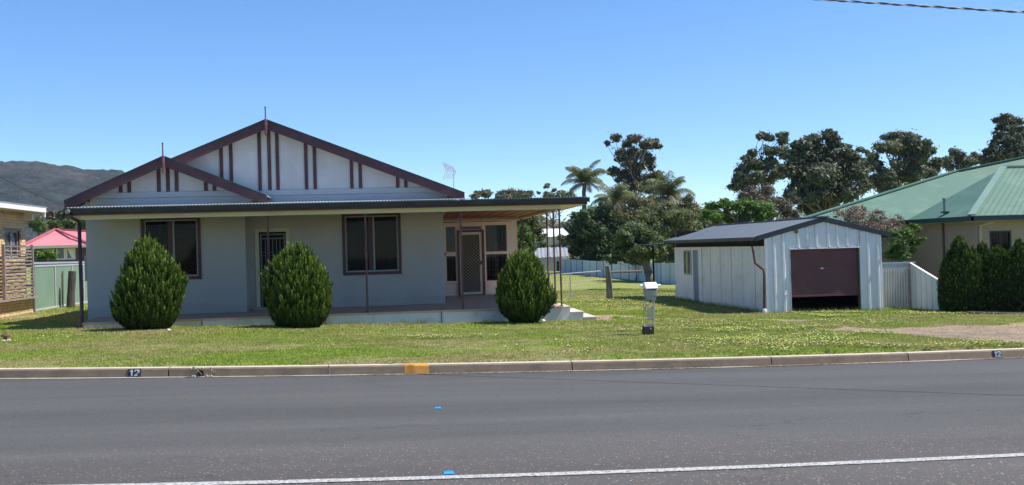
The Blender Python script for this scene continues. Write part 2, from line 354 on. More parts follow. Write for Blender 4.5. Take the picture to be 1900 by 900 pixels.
# worn line paint: flaking shows asphalt
m, t, p = nodes('line_paint'); co = wco(t)
n = noise(t, 38, 5, .8, co); n2 = noise(t, 2.2, 3, .6, co)
c = ramp(t, n.outputs[0], [(.40, (.12, .115, .11)), (.52, (.42, .41, .39)), (.72, (.58, .57, .55))]).outputs[0]
t.links.new(c, p.inputs['Base Color']); p.inputs['Roughness'].default_value = .8; PAINT = m
# forested hill
m, t, p = nodes('forested_hill'); co = wco(t)
n = noise(t, .0075, 5, .6, co); n2 = noise(t, .045, 5, .8, co)
c = ramp(t, n.outputs[0], [(.35, (.032, .044, .040)), (.58, (.052, .056, .050)), (.80, (.088, .074, .064))]).outputs[0]
c = mixc(t, 1.0, c, ramp(t, n2.outputs[0], [(.35, (.5,)*3), (.65, (1.45,)*3)]).outputs[0], 'MULTIPLY')
t.links.new(c, p.inputs['Base Color']); p.inputs['Roughness'].default_value = 1; p.inputs['Specular IOR Level'].default_value = 0
b = N(t, 'ShaderNodeBump'); b.inputs['Strength'].default_value = 1; b.inputs['Distance'].default_value = 12
t.links.new(n2.outputs[0], b.inputs['Height']); t.links.new(b.outputs[0], p.inputs['Normal']); HILL = m

# ------------------------------------------------------------------ ground, road, kerb
def seg_d(X, Y, pts):
    d = np.full(np.shape(X), 1e9)
    for (ax, ay), (bx, by) in zip(pts[:-1], pts[1:]):
        vx, vy = bx-ax, by-ay; L = vx*vx+vy*vy
        s = np.clip(((X-ax)*vx+(Y-ay)*vy)/L, 0, 1)
        d = np.minimum(d, np.hypot(X-ax-s*vx, Y-ay-s*vy))
    return d
def dirt(X, Y):
    "0 grass .. 1 bare soil"
    w = (vnoise(X, Y, .9, 3)-.5)*.9+(vnoise(X, Y, .3, 4)-.5)*.3
    a = 1-np.clip((seg_d(X, Y, [(5.3, 24.6), (5.8, 26.6), (7.2, 24.2), (9.5, 22.4)])+w*.5-.12)/.3, 0, 1)
    # gravel drive curving in from the street on the right
    edge = np.interp(X, [8.6, 9.2, 9.7, 10.1, 10.6, 22], [19.2, 17.8, 16.3, 14.9, 13.8, 13.6])
    far = np.interp(X, [8.6, 9.8, 12, 14, 22], [19.0, 19.9, 20.3, 20.1, 19.3])
    b = np.clip(np.minimum(Y-edge, far-Y)/.5+.30+w*1.9+(vnoise(X, Y, 3.0, 6)-.5)*1.0+(vnoise(X, Y, .18, 16)-.5)*.9, 0, 1)*(X > 8.0)
    c = 1-np.clip((seg_d(X, Y, [(4.2, 23.0), (5.2, 23.6)])+w-.1)/.4, 0, 1)
    k = (1-np.clip((Y-kerb_y(X)-.17)/.22+w*.8, 0, 1))*.75
    l = (1-np.clip((seg_d(X, Y, [(-6, 21.4), (-3.4, 21.6)])+w-.05)/.3, 0, 1))*.5
    bb = (1-np.clip((seg_d(X, Y, [(-13, 28.5), (-11, 30.2)])+w-.3)/.6, 0, 1))*.8
    return np.clip(np.maximum.reduce([a, b, c, k, l, bb]), 0, 1)
def ax(lo, hi, step, far_lo, far_hi):
    mid = list(np.arange(lo, hi, step)); a = []; x = lo; s = step
    while x > far_lo: s *= 1.22; x -= s; a.append(x)
    b = []; x = mid[-1]; s = step
    while x < far_hi: s *= 1.22; x += s; b.append(x)
    return np.array(a[::-1]+mid+b)
xs = ax(-14, 20, .16, -5000, 5000); us = ax(0, 28, .16, -.01, 6000)[1:]
us = np.concatenate([[0], us[us > 0]])
Xg, Ug = np.meshgrid(xs, us); Yg = kerb_y(Xg)+.145+Ug
rough = np.clip((Yg-kerb_y(Xg)-.3)/2, 0, 1)
Zg = gz(Xg, Yg)+rough*((vnoise(Xg, Yg, 2.4, 1)-.5)*.06+(vnoise(Xg, Yg, .5, 2)-.5)*.025)
Zg[0] = slope(Xg[0])+.10
nx, ny = len(xs), len(us); idx = np.arange(nx*ny).reshape(ny, nx)
Q = np.stack([idx[:-1, :-1], idx[:-1, 1:], idx[1:, 1:], idx[1:, :-1]], -1).reshape(-1, 4)
V = np.stack([Xg.ravel(), Yg.ravel(), Zg.ravel()], 1)
bulk('lawn', V, Q, LAWN, tint=dirt(V[:, 0], V[:, 1]), kind='structure', smooth=True)
def lawn_z(X, Y):
    r = np.clip((Y-kerb_y(X)-.3)/2, 0, 1)
    return gz(X, Y)+r*((vnoise(X, Y, 2.4, 1)-.5)*.06+(vnoise(X, Y, .5, 2)-.5)*.025)
rx = ax(-30, 40, 1, -5000, 5000)
ky = kerb_y(rx)
def strip(name, y0, y1, z, mat_, xs_=rx, **k):
    v = []; 
    for x, a, b_ in zip(xs_, y0, y1): v += [(x, a, float(slope(x))+z), (x, b_, float(slope(x))+z)]
    v = np.array(v); n = len(xs_); i = np.arange(n-1)*2
    return bulk(name, v, np.stack([i, i+2, i+3, i+1], 1), mat_, kind='structure', **k)
strip('road', ky*0-200, ky+.02, -.004, ASPH)
strip('gutter_apron', ky-.11+(vnoise(rx, rx*0, 1.3, 5)-.5)*.03, ky+.02, .003, GUT)
lx = rx; ly = 7.29+.0085*np.minimum(np.abs(lx-1.5), 8.6)**2+np.maximum(np.abs(lx-1.5)-8.6, 0)*.05
strip('centre_line', ly-.052, ly+.052, .002, PAINT)
# kerb: one structure, segments between the joints
kr = bpy.data.objects.new('kerb', None); COL.objects.link(kr); kr['kind'] = 'structure'
PR = [(-.03, -.12), (-.015, .02), (0, .10), (.018, .120), (.15, .122), (.155, -.12)]
def kerbseg(x0, x1, m_, name='kerb_segment', grow=0, label=None):
    n = max(1, int((x1-x0)/.3)); v = []; f = []
    for i in range(n+1):
        x = x0+(x1-x0)*i/n; y = float(kerb_y(x)); z = float(slope(x))
        for a, b_ in PR: v.append((x, y+a-grow, z+b_+grow*.6))
    k = len(PR)
    for i in range(n):
        for j in range(k-1): f.append((i*k+j, (i+1)*k+j, (i+1)*k+j+1, i*k+j+1))
    f.append(tuple(range(k))); f.append(tuple(n*k+j for j in range(k-1, -1, -1)))
    mm = M(); mm.v = v; mm.f = f
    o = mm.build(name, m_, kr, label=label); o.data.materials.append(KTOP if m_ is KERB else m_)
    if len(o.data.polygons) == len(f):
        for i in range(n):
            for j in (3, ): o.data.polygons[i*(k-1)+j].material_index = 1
    return o
joints = [-40, -30, -22, -16, -12.6, -9.3, -6.6, -3.12, -.95, 2.45, 5.42, 7.62, 10.6, 14, 18, 24, 32, 45]
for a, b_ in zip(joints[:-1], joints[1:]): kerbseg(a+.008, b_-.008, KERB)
xa = gat(748, 694).x; xb = gat(793, 692).x
kerbseg(.04+xa-.02, xb+.02, ORANGE, 'painted_band', .004, 'orange painted band on the kerb')
# house number painted on the kerb, twice
def digit(mm, ch, x, y, z, w, h, yfun):
    W_ = .26*w
    def bx(a0, b0, a1, b1, e=0): mm.box(x+a0*w, y(x+a0*w)-e-.006, z+b0*h, x+a1*w, y(x+a1*w)-e+.01, z+b1*h)
    if ch == '1':
        bx(.42, 0, .70, 1); bx(.22, .70, .42, .86, .0006)
    else:
        bx(.05, 0, .98, .17); bx(.05, .66, .31, .86); bx(.14, .84, .88, 1.0, .0006); bx(.70, .56, .97, .88, .0012)
        mm.prism([(x+.05*w, y(x)-.0068, z+.15*h), (x+.38*w, y(x)-.0068, z+.15*h), (x+.95*w, y(x)-.0068, z+.60*h), (x+.66*w, y(x)-.0068, z+.60*h)], (0, .012, 0))
for (p0, p1, wh) in ((244, 268, 1.0), (1834, 1852, .85)):
    x0 = gat(p0, 696 if p0 < 900 else 663).x; x1 = gat(p1, 696 if p0 < 900 else 663).x; s0 = float(slope((x0+x1)/2)); w = x1-x0
    yf = lambda x: float(kerb_y(x))-.022
    pm = M(); pm.prism([(x0, yf(x0)-.003, s0+.006), (x1, yf(x1)-.003, s0+.006), (x1, yf(x1)+.010, s0+.112), (x0, yf(x0)+.010, s0+.112)], (0, .02, 0))
    npl = pm.build('number_panel', BLACKP, kr, label='black painted rectangle with the house number 12')
    for j, ch in enumerate('12'):
        dm_ = M(); digit(dm_, ch, x0+w*(.08+.40*j), lambda x: yf(x)+.001, s0+.018, w*.42, .083, yf); dm_.build('digit', WHITEP, npl)

# ------------------------------------------------------------------ the house
HX0, HX1 = -7.88, 1.36      # main walls
GYF_ = 23.66; ZS = .227                   # porch floor
hs = thing('house', 'white rendered bungalow with maroon trimmed double gable and wide verandah', 'house', (-3, 27, 0))
def wall(name, m_, parent, x0, x1, z0, z1, y, th=.2, holes=(), axis='X'):
    "vertical wall with openings, outer face at y looking to the street"
    xs_ = sorted({x0, x1, *[h[0] for h in holes], *[h[1] for h in holes]}); zs_ = sorted({z0, z1, *[h[2] for h in holes], *[h[3] for h in holes]})
    mm = M()
    for a, b_ in zip(xs_[:-1], xs_[1:]):
        for c_, d_ in zip(zs_[:-1], zs_[1:]):
            cx, cz = (a+b_)/2, (c_+d_)/2
            if any(h[0] < cx < h[1] and h[2] < cz < h[3] for h in holes): continue
            mm.face((a, y, c_), (b_, y, c_), (b_, y, d_), (a, y, d_)); mm.face((a, y+th, c_), (a, y+th, d_), (b_, y+th, d_), (b_, y+th, c_))
    for h in list(holes)+[(x0, x1, z0, z1)]:
        a, b_, c_, d_ = h
        for q in (((a, c_), (b_, c_)), ((b_, c_), (b_, d_)), ((b_, d_), (a, d_)), ((a, d_), (a, c_))):
            (u0, w0), (u1, w1) = q; mm.face((u0, y, w0), (u1, y, w1), (u1, y+th, w1), (u0, y+th, w0))
    return mm.build(name, m_, parent)
YW, YM, YG1, YG0, YS = 26.1, 26.8, 26.3, 25.5, 31.1   # wing wall, main wall, main barge, wing barge, sunroom wall
XW = -3.88
w1 = (-6.47, -5.06, 1.17, 2.69); w2 = (-1.36, .14, 1.13, 2.70); dr = (-3.68, -2.86, ZS, 2.36)
wall('wall', WALL, hs, HX0, XW, ZS-.6, 3.2, YW, .22, [w1])
wall('wall', WALL, hs, XW-.2, HX1, ZS-.6, 3.2, YM, .22, [w2, dr])
box('wall', WALL, hs, XW-.2, YW+.22, ZS-.6, XW, YM, 3.2)
box('wall', WALL, hs, HX0, YW+.22, -.6, HX0+.22, 37, 3.2); box('wall', WALL, hs, HX1-.22, YM+.22, -.6, HX1, 37, 3.0)
box('wall', WALL, hs, HX0, 37, -.6, HX1, 37.2, 3.2)
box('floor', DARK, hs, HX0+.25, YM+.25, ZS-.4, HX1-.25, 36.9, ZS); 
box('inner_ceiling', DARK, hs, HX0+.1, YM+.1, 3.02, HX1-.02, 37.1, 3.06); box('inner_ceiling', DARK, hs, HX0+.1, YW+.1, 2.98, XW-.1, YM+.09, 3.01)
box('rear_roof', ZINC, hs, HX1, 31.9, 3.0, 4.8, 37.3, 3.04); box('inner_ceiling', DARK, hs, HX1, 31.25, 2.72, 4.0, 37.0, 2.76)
box('trim', CREAM, hs, HX1-.03, GYF_+.3, 2.69, HX1, 26.79, 2.79)
def window(x0, x1, z0, z1, y, side):
    fr = M(); t_ = .042
    fr.box(x0-.045, y-.035, z0-.05, x1+.045, y+.05, z0+.03); fr.box(x0-.045, y-.032, z0+.03, x0+.03, y+.05, z1); fr.box(x1-.03, y-.032, z0+.03, x1+.045, y+.05, z1)
    fr.box(x0-.045, y-.035, z1, x1+.045, y+.05, z1+.05)
    f = fr.build('window', MAROON, hs, .004)
    a = M(); X0, X1, Z0 = x0+.03, x1-.03, z0+.03; xm = X0+(X1-X0)*.44
    a.box(X0, y+.02, Z0, X1, y+.07, Z0+t_); a.box(X0, y+.02, z1-t_, X1, y+.07, z1)
    for q in (X0, xm+.12, X1-t_): a.box(q, y+.018, Z0+t_, q+t_, y+.072, z1-t_)
    a.build('frame', ALU, f, .003)
    box('mullion', MAROON, f, xm, y+.015, Z0+t_, xm+.12, y+.075, z1-t_)
    box('pane', GLASS, f, X0+t_, y+.040, Z0+t_, xm, y+.046, z1-t_); box('pane', GLASS, f, xm+.12+t_, y+.040, Z0+t_, X1-t_, y+.046, z1-t_)
    # blinds and curtains
    c1 = M()
    for k in range(18):
        q0 = X0+t_+(xm-X0-t_)*k/18; q1 = X0+t_+(xm-X0-t_)*(k+1)/18; c1.face((q0, y+.16+.02*(k % 2), Z0), (q1, y+.16+.02*((k+1) % 2), Z0), (q1, y+.16+.02*((k+1) % 2), z1), (q0, y+.16+.02*(k % 2), z1))
    c1.build('curtain', DARK if side else CURT, f)
    box('blind', BLIND, f, xm+.15, y+.15, Z0 if side else (Z0+z1)/2-.15, X1, y+.17, z1)
    if not side:
        c2 = M()
        for k in range(14):
            q0 = xm+.15+(X1-xm-.15)*k/14; q1 = xm+.15+(X1-xm-.15)*(k+1)/14; c2.face((q0, y+.2+.02*(k % 2), Z0), (q1, y+.2+.02*((k+1) % 2), Z0), (q1, y+.2+.02*((k+1) % 2), z1), (q0, y+.2+.02*(k % 2), z1))
        c2.build('curtain', CURT, f)
window(*w1, YW, 1); window(*w2, YM, 0)
# front door with security grille
x0, x1, z0, z1 = dr
d = M(); d.box(x0-.05, YM-.03, z0, x0+.05, YM+.08, z1+.05); d.box(x1-.05, YM-.03, z0, x1+.05, YM+.08, z1+.05); d.box(x0+.05, YM-.03, z1-.04, x1-.05, YM+.08, z1+.05)
fd = d.build('door_frame', CREAM, hs, .004)
box('door', DARK, hs, x0+.05, YM+.12, z0, x1-.05, YM+.16, z1-.04)
g = M(); X0, X1 = x0+.08, x1-.08
g.box(X0, YM+.02, z0+.05, X0+.04, YM+.05, z1-.09); g.box(X1-.04, YM+.02, z0+.05, X1, YM+.05, z1-.09)
for q in (z0+.05, z0+.95, z0+1.08, z1-.2, z1-.09): g.box(X0+.04, YM+.022, q-.035, X1-.04, YM+.048, q)
for k in range(1, 6):
    q = X0+.04+(X1-X0-.08)*k/6; g.box(q-.009, YM+.026, z0+.05, q+.009, YM+.044, z1-.2)
for k in (0, 2, 4):
    q = X0+.04+(X1-X0-.08)*(k+.5)/6
    for zz in (z0+.6, z0+1.5): g.tube([(q+.05*math.cos(a), YM+.035, zz+.05*math.sin(a)) for a in np.linspace(0, 2*math.pi, 13)], .006, 4, False)
gr = g.build('security_door', mat('dull_grille_aluminium', (.17, .17, .16), .5, .1, 4), hs); box('handle', GALV, gr, X1-.035, YM-.01, z0+.98, X1-.01, YM+.02, z0+1.12)
M().box(x0-.1, YM-.28, ZS, x1+.1, YM-.02, ZS+.07).build('doormat', CONC, hs, .006)

# porch slab, trapezoid at its left end, with steps
sb = M(); sb.prism([(-7.31, 23.84, ZS-.75), (4.11, 23.84, ZS-.75), (4.11, 31.3, ZS-.75), (-7.70, 31.3, ZS-.75), (-7.70, 26.3, ZS-.75)], (0, 0, .70))
slab = sb.build('porch_slab', SLABF, hs)
st = M(); st.prism([(-7.33, 23.81, ZS-.05), (4.13, 23.81, ZS-.05), (4.13, 31.3, ZS-.05), (-7.72, 31.3, ZS-.05), (-7.72, 26.3, ZS-.05)], (0, 0, .05))
st.build('porch_floor', CONC, slab, .008)
for k, xj in enumerate((-4.6, -1.7, 1.1)): box('joint', GUTTER, slab, xj-.006, 23.805, ZS-.4, xj+.006, 23.835, ZS-.002)
TREADM = mat('pale_step_tread', (.52, .46, .39), .85, .1, 3, .4, 60, dirt=(.36, .3, .23), dscale=2, damt=.5)
for (xa_, xb_, zt) in ((4.112, 4.42, .172), (4.422, 4.76, .03), (4.762, 5.10, -.115)):
    q = M(); q.box(xa_, 24.45, -.6, xb_, 25.95, zt-.03); s_ = q.build('step', SLABF, hs, .006)
    box('tread', TREADM, s_, xa_-.0, 24.43, zt-.03, xb_+.015, 25.97, zt, .005)

# verandah roof: fascia, gutter, corrugated iron, cream beam, soffit, stained ceiling
GX0, GX1, GYF, GYB = -7.57, 4.79, 23.6, 31.9
ZGT = 2.905
box('fascia', MAROON, hs, GX0, GYF+.085, 2.745, GX1, GYF+.115, 2.875)
box('fascia', MAROON, hs, GX1-.03, GYF+.117, 2.74, GX1, GYB, 2.875); box('fascia', MAROON, hs, GX0, GYF+.117, 2.745, GX0+.03, YW, 2.875)
gt = M(); prof = [(0, .0), (-.012, .10), (.005, .11), (.005, .02), (.075, .02), (.078, .1), (.084, .1), (.084, 0)]
gt.prism([(GX0-.03, GYF+a, 2.80+b_) for a, b_ in prof], (GX1-GX0+.06, 0, 0)); gtr = gt.build('gutter', GUTTER, hs)
box('gutter_cap', GUTTER, gtr, GX0-.045, GYF-.01, 2.79, GX0-.031, GYF+.09, 2.915); box('gutter_cap', GUTTER, gtr, GX1+.031, GYF-.01, 2.79, GX1+.045, GYF+.09, 2.915)
# corrugated sheet
def corrugated(name, m_, parent, A, B, along, pitch=.076, amp=.009, nper=6, th=.0):
    "A,B ends of the eave; along = vector from the eave up the sheet"
    A = Vector(A); B = Vector(B); along = Vector(along); L = (B-A).length; n = int(L/pitch*nper)
    up = (B-A).cross(along).normalized(); v = []
    for i in range(n+1):
        q = A+(B-A)*(i/n)+up*amp*math.sin(2*math.pi*i/nper); v += [tuple(q), tuple(q+along)]
    i = np.arange(n)*2
    return bulk(name, np.array(v), np.stack([i, i+2, i+3, i+1], 1), m_, parent, smooth=True)
corrugated('verandah_roof', ZINC, hs, (GX0, GYF+.01, 2.925), (HX1+.55, GYF+.01, 2.925), (0, YM-GYF-.01, .19))
corrugated('verandah_roof', ZINC, hs, (HX1+.55, GYF+.01, 2.925), (GX1+.02, GYF+.01, 2.925), (0, GYB-GYF, .19))
# under the roof sheet: solid so that no light leaks
box('ceiling', CREAM, hs, GX0+.03, GYF+.26, 2.765, HX1, YM-.02, 2.785)
box('soffit', CREAM, hs, GX0+.03, GYF+.117, 2.752, GX1-.03, GYF+.258, 2.772)
box('beam', CREAM, hs, GX0+.1, 23.86, 2.645, 4.16, 23.96, 2.764)
box('ceiling', CEIL, hs, HX1+.002, GYF+.362, 2.70, 4.06, YS+.02, 2.72)
for k in range(9):
    xx = HX1+.15+k*.31; box('ceiling_batten', CEIL, hs, xx, GYF+.37, 2.682, xx+.035, YS, 2.699)
box('beam', PINKB, hs, 4.062, 23.965, 2.63, 4.16, YS-.05, 2.764)
box('soffit', CREAM, hs, 4.162, GYF+.262, 2.745, GX1-.032, GYB, 2.765)
# posts
top = 2.645
def post(x, y, z0_, zt=top, r=.024, m_=MAROON2):
    q = M(); q.tube([(x, y, z0_), (x, y, zt)], r, 10); q.box(x-.045, y-.045, z0_, x+.045, y+.045, z0_+.012); q.box(x-.04, y-.04, zt-.02, x+.04, y+.04, zt)
    return q.build('post', m_, hs)
for x in (-3.02, -.69, 1.64, 4.11): post(x, 23.91, ZS)
for y in (24.83, 25.92, 28.5, 31.0): post(4.11, y, ZS, 2.63)
dp = M(); dp.tube([(-7.47, 23.69, 2.80), (-7.47, 23.69, 2.70), (-7.38, 23.82, 2.63), (-7.36, 23.9, 2.6)], .038, 10)
dp.tube([(-7.36, 23.90, 2.6), (-7.35, 23.90, .45), (-7.36, 23.88, .25), (-7.42, 23.80, .09)], [.042, .042, .05, .052], 10)
dp.build('downpipe', MAROON, hs, smooth=True)
lb = M(); lb.tube([(-7.5, 23.57, 2.84), (-7.5, 23.50, 2.83)], [.045, .05], 10); lb.build('flood_light', ALU, hs)
box('meter_box', GREY2 if False else ALU, hs, HX0-.13, YW+.25, 1.15, HX0-.002, YW+.75, 1.82, .01)
# sunroom
sun_w = [at(826, 440, YS).x, at(846, 440, YS).x, at(852, 440, YS).x, at(894, 440, YS).x, at(901, 440, YS).x, at(940, 440, YS).x, at(951, 440, YS).x]
zt = lambda y: at(900, y, YS).z
za, zb, zc, zd, ze, zf = zt(403), zt(418), zt(429), zt(467), zt(472), zt(521)
sun = M()
XR_ = sun_w[6]
for (a, b_, c_, d_) in ((HX1, XR_, za-.15, zb), (HX1, sun_w[0]+.02, zf, zb-.002), (sun_w[1], sun_w[2]-.0, zf+.0, zb-.002), (sun_w[3], sun_w[4], zf, zb-.002), (sun_w[5], XR_, zf, zb-.002), (HX1, sun_w[1], ze, zd), (sun_w[4], sun_w[5], ze, zd)):
    sun.box(min(a, b_), YS, min(c_, d_), max(a, b_), YS+.1, max(c_, d_))
sun.box(HX1, YS-.03, zf-.04, sun_w[2], YS+.1, zf); sun.box(sun_w[3], YS-.03, zf-.04, XR_, YS+.1, zf)
sun.box(HX1, YS-.001, zb+.15, 4.06, YS+.1, 2.70)
sun.build('sunroom_frame', PINKB, hs, .004)
box('cornice', PINKB, hs, HX1, YS-.06, zb+.13, 4.06, YS-.002, zb+.17); box('cornice', PINKB, hs, HX1, YS-.05, zb+.3, 4.06, YS-.002, zb+.33)
for (a, b_, c_, d_) in ((HX1, sun_w[0], 0, 0), (0, 0, 0, 0)): pass
def sboards(x0, x1, z0, z1, y, side=0):
    q = M(); z = z0; h = .075
    while z < z1-.01:
        zz = min(z+h, z1); q.prism([(x0, y-.022, z), (x0, y, z), (x0, y, zz), (x0, y-.006, zz)], (x1-x0, 0, 0)); z = zz
    return q.build('weatherboard_panel', PINKB, hs, kind='stuff')
sboards(HX1, sun_w[2]-.06, ZS, zf-.04, YS+.04); sboards(sun_w[3]+.04, XR_, ZS, zf-.04, YS+.04); sboards(XR_, XR_+.16, ZS, 2.7, YS+.06)
box('sunroom_side', PINKB, hs, XR_+.08, YS+.1, ZS, XR_+.16, 37, 2.7); box('sunroom_back', PINKB, hs, HX1, 37, -.4, XR_+.16, 37.1, 2.9)
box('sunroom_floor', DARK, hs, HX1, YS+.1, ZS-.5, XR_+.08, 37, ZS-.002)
# panes with curtains inside
for (a, b_, c_, d_) in ((sun_w[0], sun_w[1], zd, zb), (sun_w[0], sun_w[1], zf, ze), (sun_w[4], sun_w[5], zd, zb), (sun_w[4], sun_w[5], zf, ze), (sun_w[2], sun_w[3], zc+.05, zb)):
    wq = M(); e = .025
    wq.box(a, YS+.02, c_, a+e, YS+.08, d_); wq.box(b_-e, YS+.02, c_, b_, YS+.08, d_); wq.box(a+e, YS+.02, c_, b_-e, YS+.08, c_+e); wq.box(a+e, YS+.02, d_-e, b_-e, YS+.08, d_)
    f = wq.build('window', MAROON2 if a == sun_w[4] else PINKB, hs); box('pane', GLASSB, f, a+e, YS+.045, c_+e, b_-e, YS+.05, d_-e)
cq = M(); cx0 = sun_w[4]+.36
for k in range(4): cq.face((cx0-.04+k*.03, YS+.3+.03*(k % 2), zf-.05), (cx0-.01+k*.03, YS+.3+.03*((k+1) % 2), zf-.05), (cx0-.01+k*.03, YS+.3+.03*((k+1) % 2), zb-.6), (cx0-.04+k*.03, YS+.3+.03*(k % 2), zb-.6))
cq.build('curtain', WFASC, hs)
bars = M()
for k in range(5): bars.box(sun_w[4]+.03, YS+.055, zf+.12+k*.15, sun_w[5]-.03, YS+.07, zf+.13+k*.15)
for k in range(1, 4): bars.box(sun_w[4]+(sun_w[5]-sun_w[4])*k/4-.006, YS+.056, zf+.03, sun_w[4]+(sun_w[5]-sun_w[4])*k/4+.006, YS+.069, ze-.03)
bars.build('window_bars', DARK, hs)
# screen door
a, b_ = sun_w[2], sun_w[3]
dfm = M(); dfm.box(a-.07, YS-.05, ZS, a, YS+.07, zc+.05); dfm.box(b_, YS-.05, ZS, b_+.07, YS+.07, zc+.05); dfm.box(a, YS-.05, zc-.01, b_, YS+.07, zc+.05)
dfm.build('door_frame', MAROON2, hs, .004)
sd = M(); e = .085; sd.box(a+.005, YS-.01, ZS+.02, a+e, YS+.025, zc-.015); sd.box(b_-e, YS-.01, ZS+.02, b_-.005, YS+.025, zc-.015); sd.box(a+e, YS-.01, zc-.1, b_-e, YS+.025, zc-.015); sd.box(a+e, YS-.01, ZS+.02, b_-e, YS+.025, ZS+.1)
sdo = sd.build('screen_door', CRDOOR, hs, .004)
lt = M(); X0, X1, Z0, Z1 = a+e, b_-e, ZS+.1, zc-.1; wd = X1-X0; pitch = .105
k = -int(wd/pitch)-1
while k*pitch < Z1-Z0:
    for sgn in (1, -1):
        za_, zb_ = Z0+k*pitch, Z0+k*pitch+wd
        s0, s1 = max(0, (Z0-za_)/wd), min(1, (Z1-za_)/wd)
        if s1 > s0:
            xa2, xb2 = (X0+wd*s0, X0+wd*s1) if sgn > 0 else (X1-wd*s0, X1-wd*s1)
            lt.bar((xa2, YS+.008+.004*sgn, za_+wd*s0), (xb2, YS+.008+.004*sgn, za_+wd*s1), .016, .005, (0, 1, 0))
    k += 1
lt.build('lattice', MESHM, sdo); box('handle', DARK, sdo, b_-.075, YS-.05, 1.2, b_-.03, YS-.012, 1.32)
box('door', mat('brown_inner_door', (.045, .03, .02), .6, .1, 3), hs, a+.01, YS+.06, ZS, b_-.01, YS+.09, zc)

# roofs and gables
def gable(apex, xl, xr, zl, zr, yb, ywall, zbot, battens, yback, fasc=.235):
    "barge boards at yb, sheet wall at ywall, roof planes running back to yback"
    ax_, az_ = apex
    for (xe, ze_) in ((xl, zl), (xr, zr)):
        dx = xe-ax_; dz = ze_-az_; L = math.hypot(dx, dz); n_ = Vector((-dz, 0, dx))/L
        if n_.z > 0: n_ = -n_
        q = M(); A = Vector((ax_, yb, az_)); B = Vector((xe, yb, ze_)); dn_ = Vector((0, 0, -fasc*L/abs(dx)))
        q.prism([A, A+dn_, B+dn_*.96, B], (0, .035, 0)); q.build('barge_board', MAROON, hs, .005)
        cp = M(); up = Vector((0, 0, .022)); cp.prism([A+Vector((0, -.02, -.02)), A+Vector((0, -.02, .02)), B+Vector((0, -.02, .02)), B+Vector((0, -.02, -.02))], (0, .09, 0)); cp.build('roof_edge', GUTTER, hs)
        # eave soffit under the overhang and the roof sheet
        rf = M(); rf.prism([A+up+Vector((0, .03, 0)), A-up+Vector((0, .03, 0)), B-up+Vector((0, .03, 0)), B+up+Vector((0, .03, 0))], (0, yback-yb, 0)); rf.build('roof', ZINC, hs)
def zline(apex, xe, ze_, x): return apex[1]+(ze_-apex[1])*(x-apex[0])/(xe-apex[0])
mapx = at(493, 222, YG1); mR = at(862, 358, YG1); mL = at(118, 375, YG1)
A1 = (mapx.x, mapx.z); 
mLz = A1[1]+(at(325, 292, YG1).z-A1[1])*((-8.3)-A1[0])/(at(325, 292, YG1).x-A1[0])
gable(A1, -8.3, mR.x, mLz, mR.z, YG1, YM, 3.1, None, 37.2)
s_ap = at(303, 290, YG0); sR = at(494, 363, YG0); sL = at(119, 373, YG0); A2 = (s_ap.x, s_ap.z)
gable(A2, sL.x, sR.x, sL.z, sR.z, YG0, YW, 3.1, None, YM-.03)
GYM = YM-.02; GYW = YW-.02
def gwall(A, xl, zl, xr, zr, y, zb0, inset=.0, name='gable_wall'):
    q = M()
    def zz(x): return min(zline(A, xl, zl, x), zline(A, xr, zr, x))-.03
    xs_ = [xl+.45, A[0], xr-.45]
    q.prism([(xs_[0], y, zb0), (xs_[2], y, zb0), (xs_[2], y, zz(xs_[2])), (A[0], y, zz(A[0])), (xs_[0], y, zz(xs_[0]))], (0, .1, 0))
    return q.build(name, GABLE, hs)
zb1 = at(600, 352, GYM).z; zb2 = at(300, 357, GYW).z
gw1 = gwall(A1, -8.3, mLz, mR.x, mR.z, GYM, zb1-.3); gw2 = gwall(A2, sL.x, sL.z, sR.x, sR.z, GYW, zb2-.3)
# sheet joints are hidden by battens; each batten is its own part
for (gw, pxs, y, zb_, A, l, r) in ((gw1, [412, 430, 483, 501, 516, 569, 585, 653, 669, 738, 753], GYM, zb1, A1, (-8.3, mLz), (mR.x, mR.z)), (gw2, [224, 240, 295, 312, 328, 382, 398], GYW, zb2, A2, (sL.x, sL.z), (sR.x, sR.z))):
    for px_ in pxs:
        x = at(px_, 345, y).x; zt_ = min(zline(A, l[0], l[1], x), zline(A, r[0], r[1], x))-.06
        box('batten', MAROON, gw, x-.045, y-.035, zb_+.012, x+.045, y-.001, zt_, .003)
# horizontal boards under the panels
for (xl_, xr_, y, zb_) in ((XW+.35, at(815, 350, GYM).x, GYM, zb1), (at(168, 360, GYW).x, at(455, 360, GYW).x, GYW, zb2)):
    box('sill_board', BOARD, hs, xl_, y-.05, zb_-.135, xr_, y-.001, zb_+.01, .004)
    for k, (q0, q1) in enumerate(((-.36, -.142),)): box('weatherboard', BOARD, hs, xl_-.0, y-.03, zb_+q0, xr_+.12, y-.001, zb_+q1, .004)
# return of the small gable above the wing wall and the dark void under the right eave
box('wall', GABLE, hs, XW-.15, YW+.1, 3.0, XW, YM-.02, 3.35)
# finials
for (A, yb, pT, pB) in ((A1, YG1, 197, 252), (A2, YG0, 264, 322)):
    zt_ = at(493 if A is A1 else 303, pT, yb-.05).z; zb_ = at(493 if A is A1 else 303, pB, yb-.05).z; x = A[0]; y = yb-.045
    q = M(); q.lathe([(.006, zt_-0), (.022, zt_-.02), (.022, zt_-.045), (.016, zt_-.06), (.018, A[1]+.02), (.04, A[1]), (.045, A[1]-.03), (.045, zb_+.16), (.03, zb_+.13), (.04, zb_+.09), (.028, zb_+.06), (.032, zb_+.03), (.008, zb_)][::-1], (x, y, 0), 8)
    q.build('finial', MAROON2, hs)

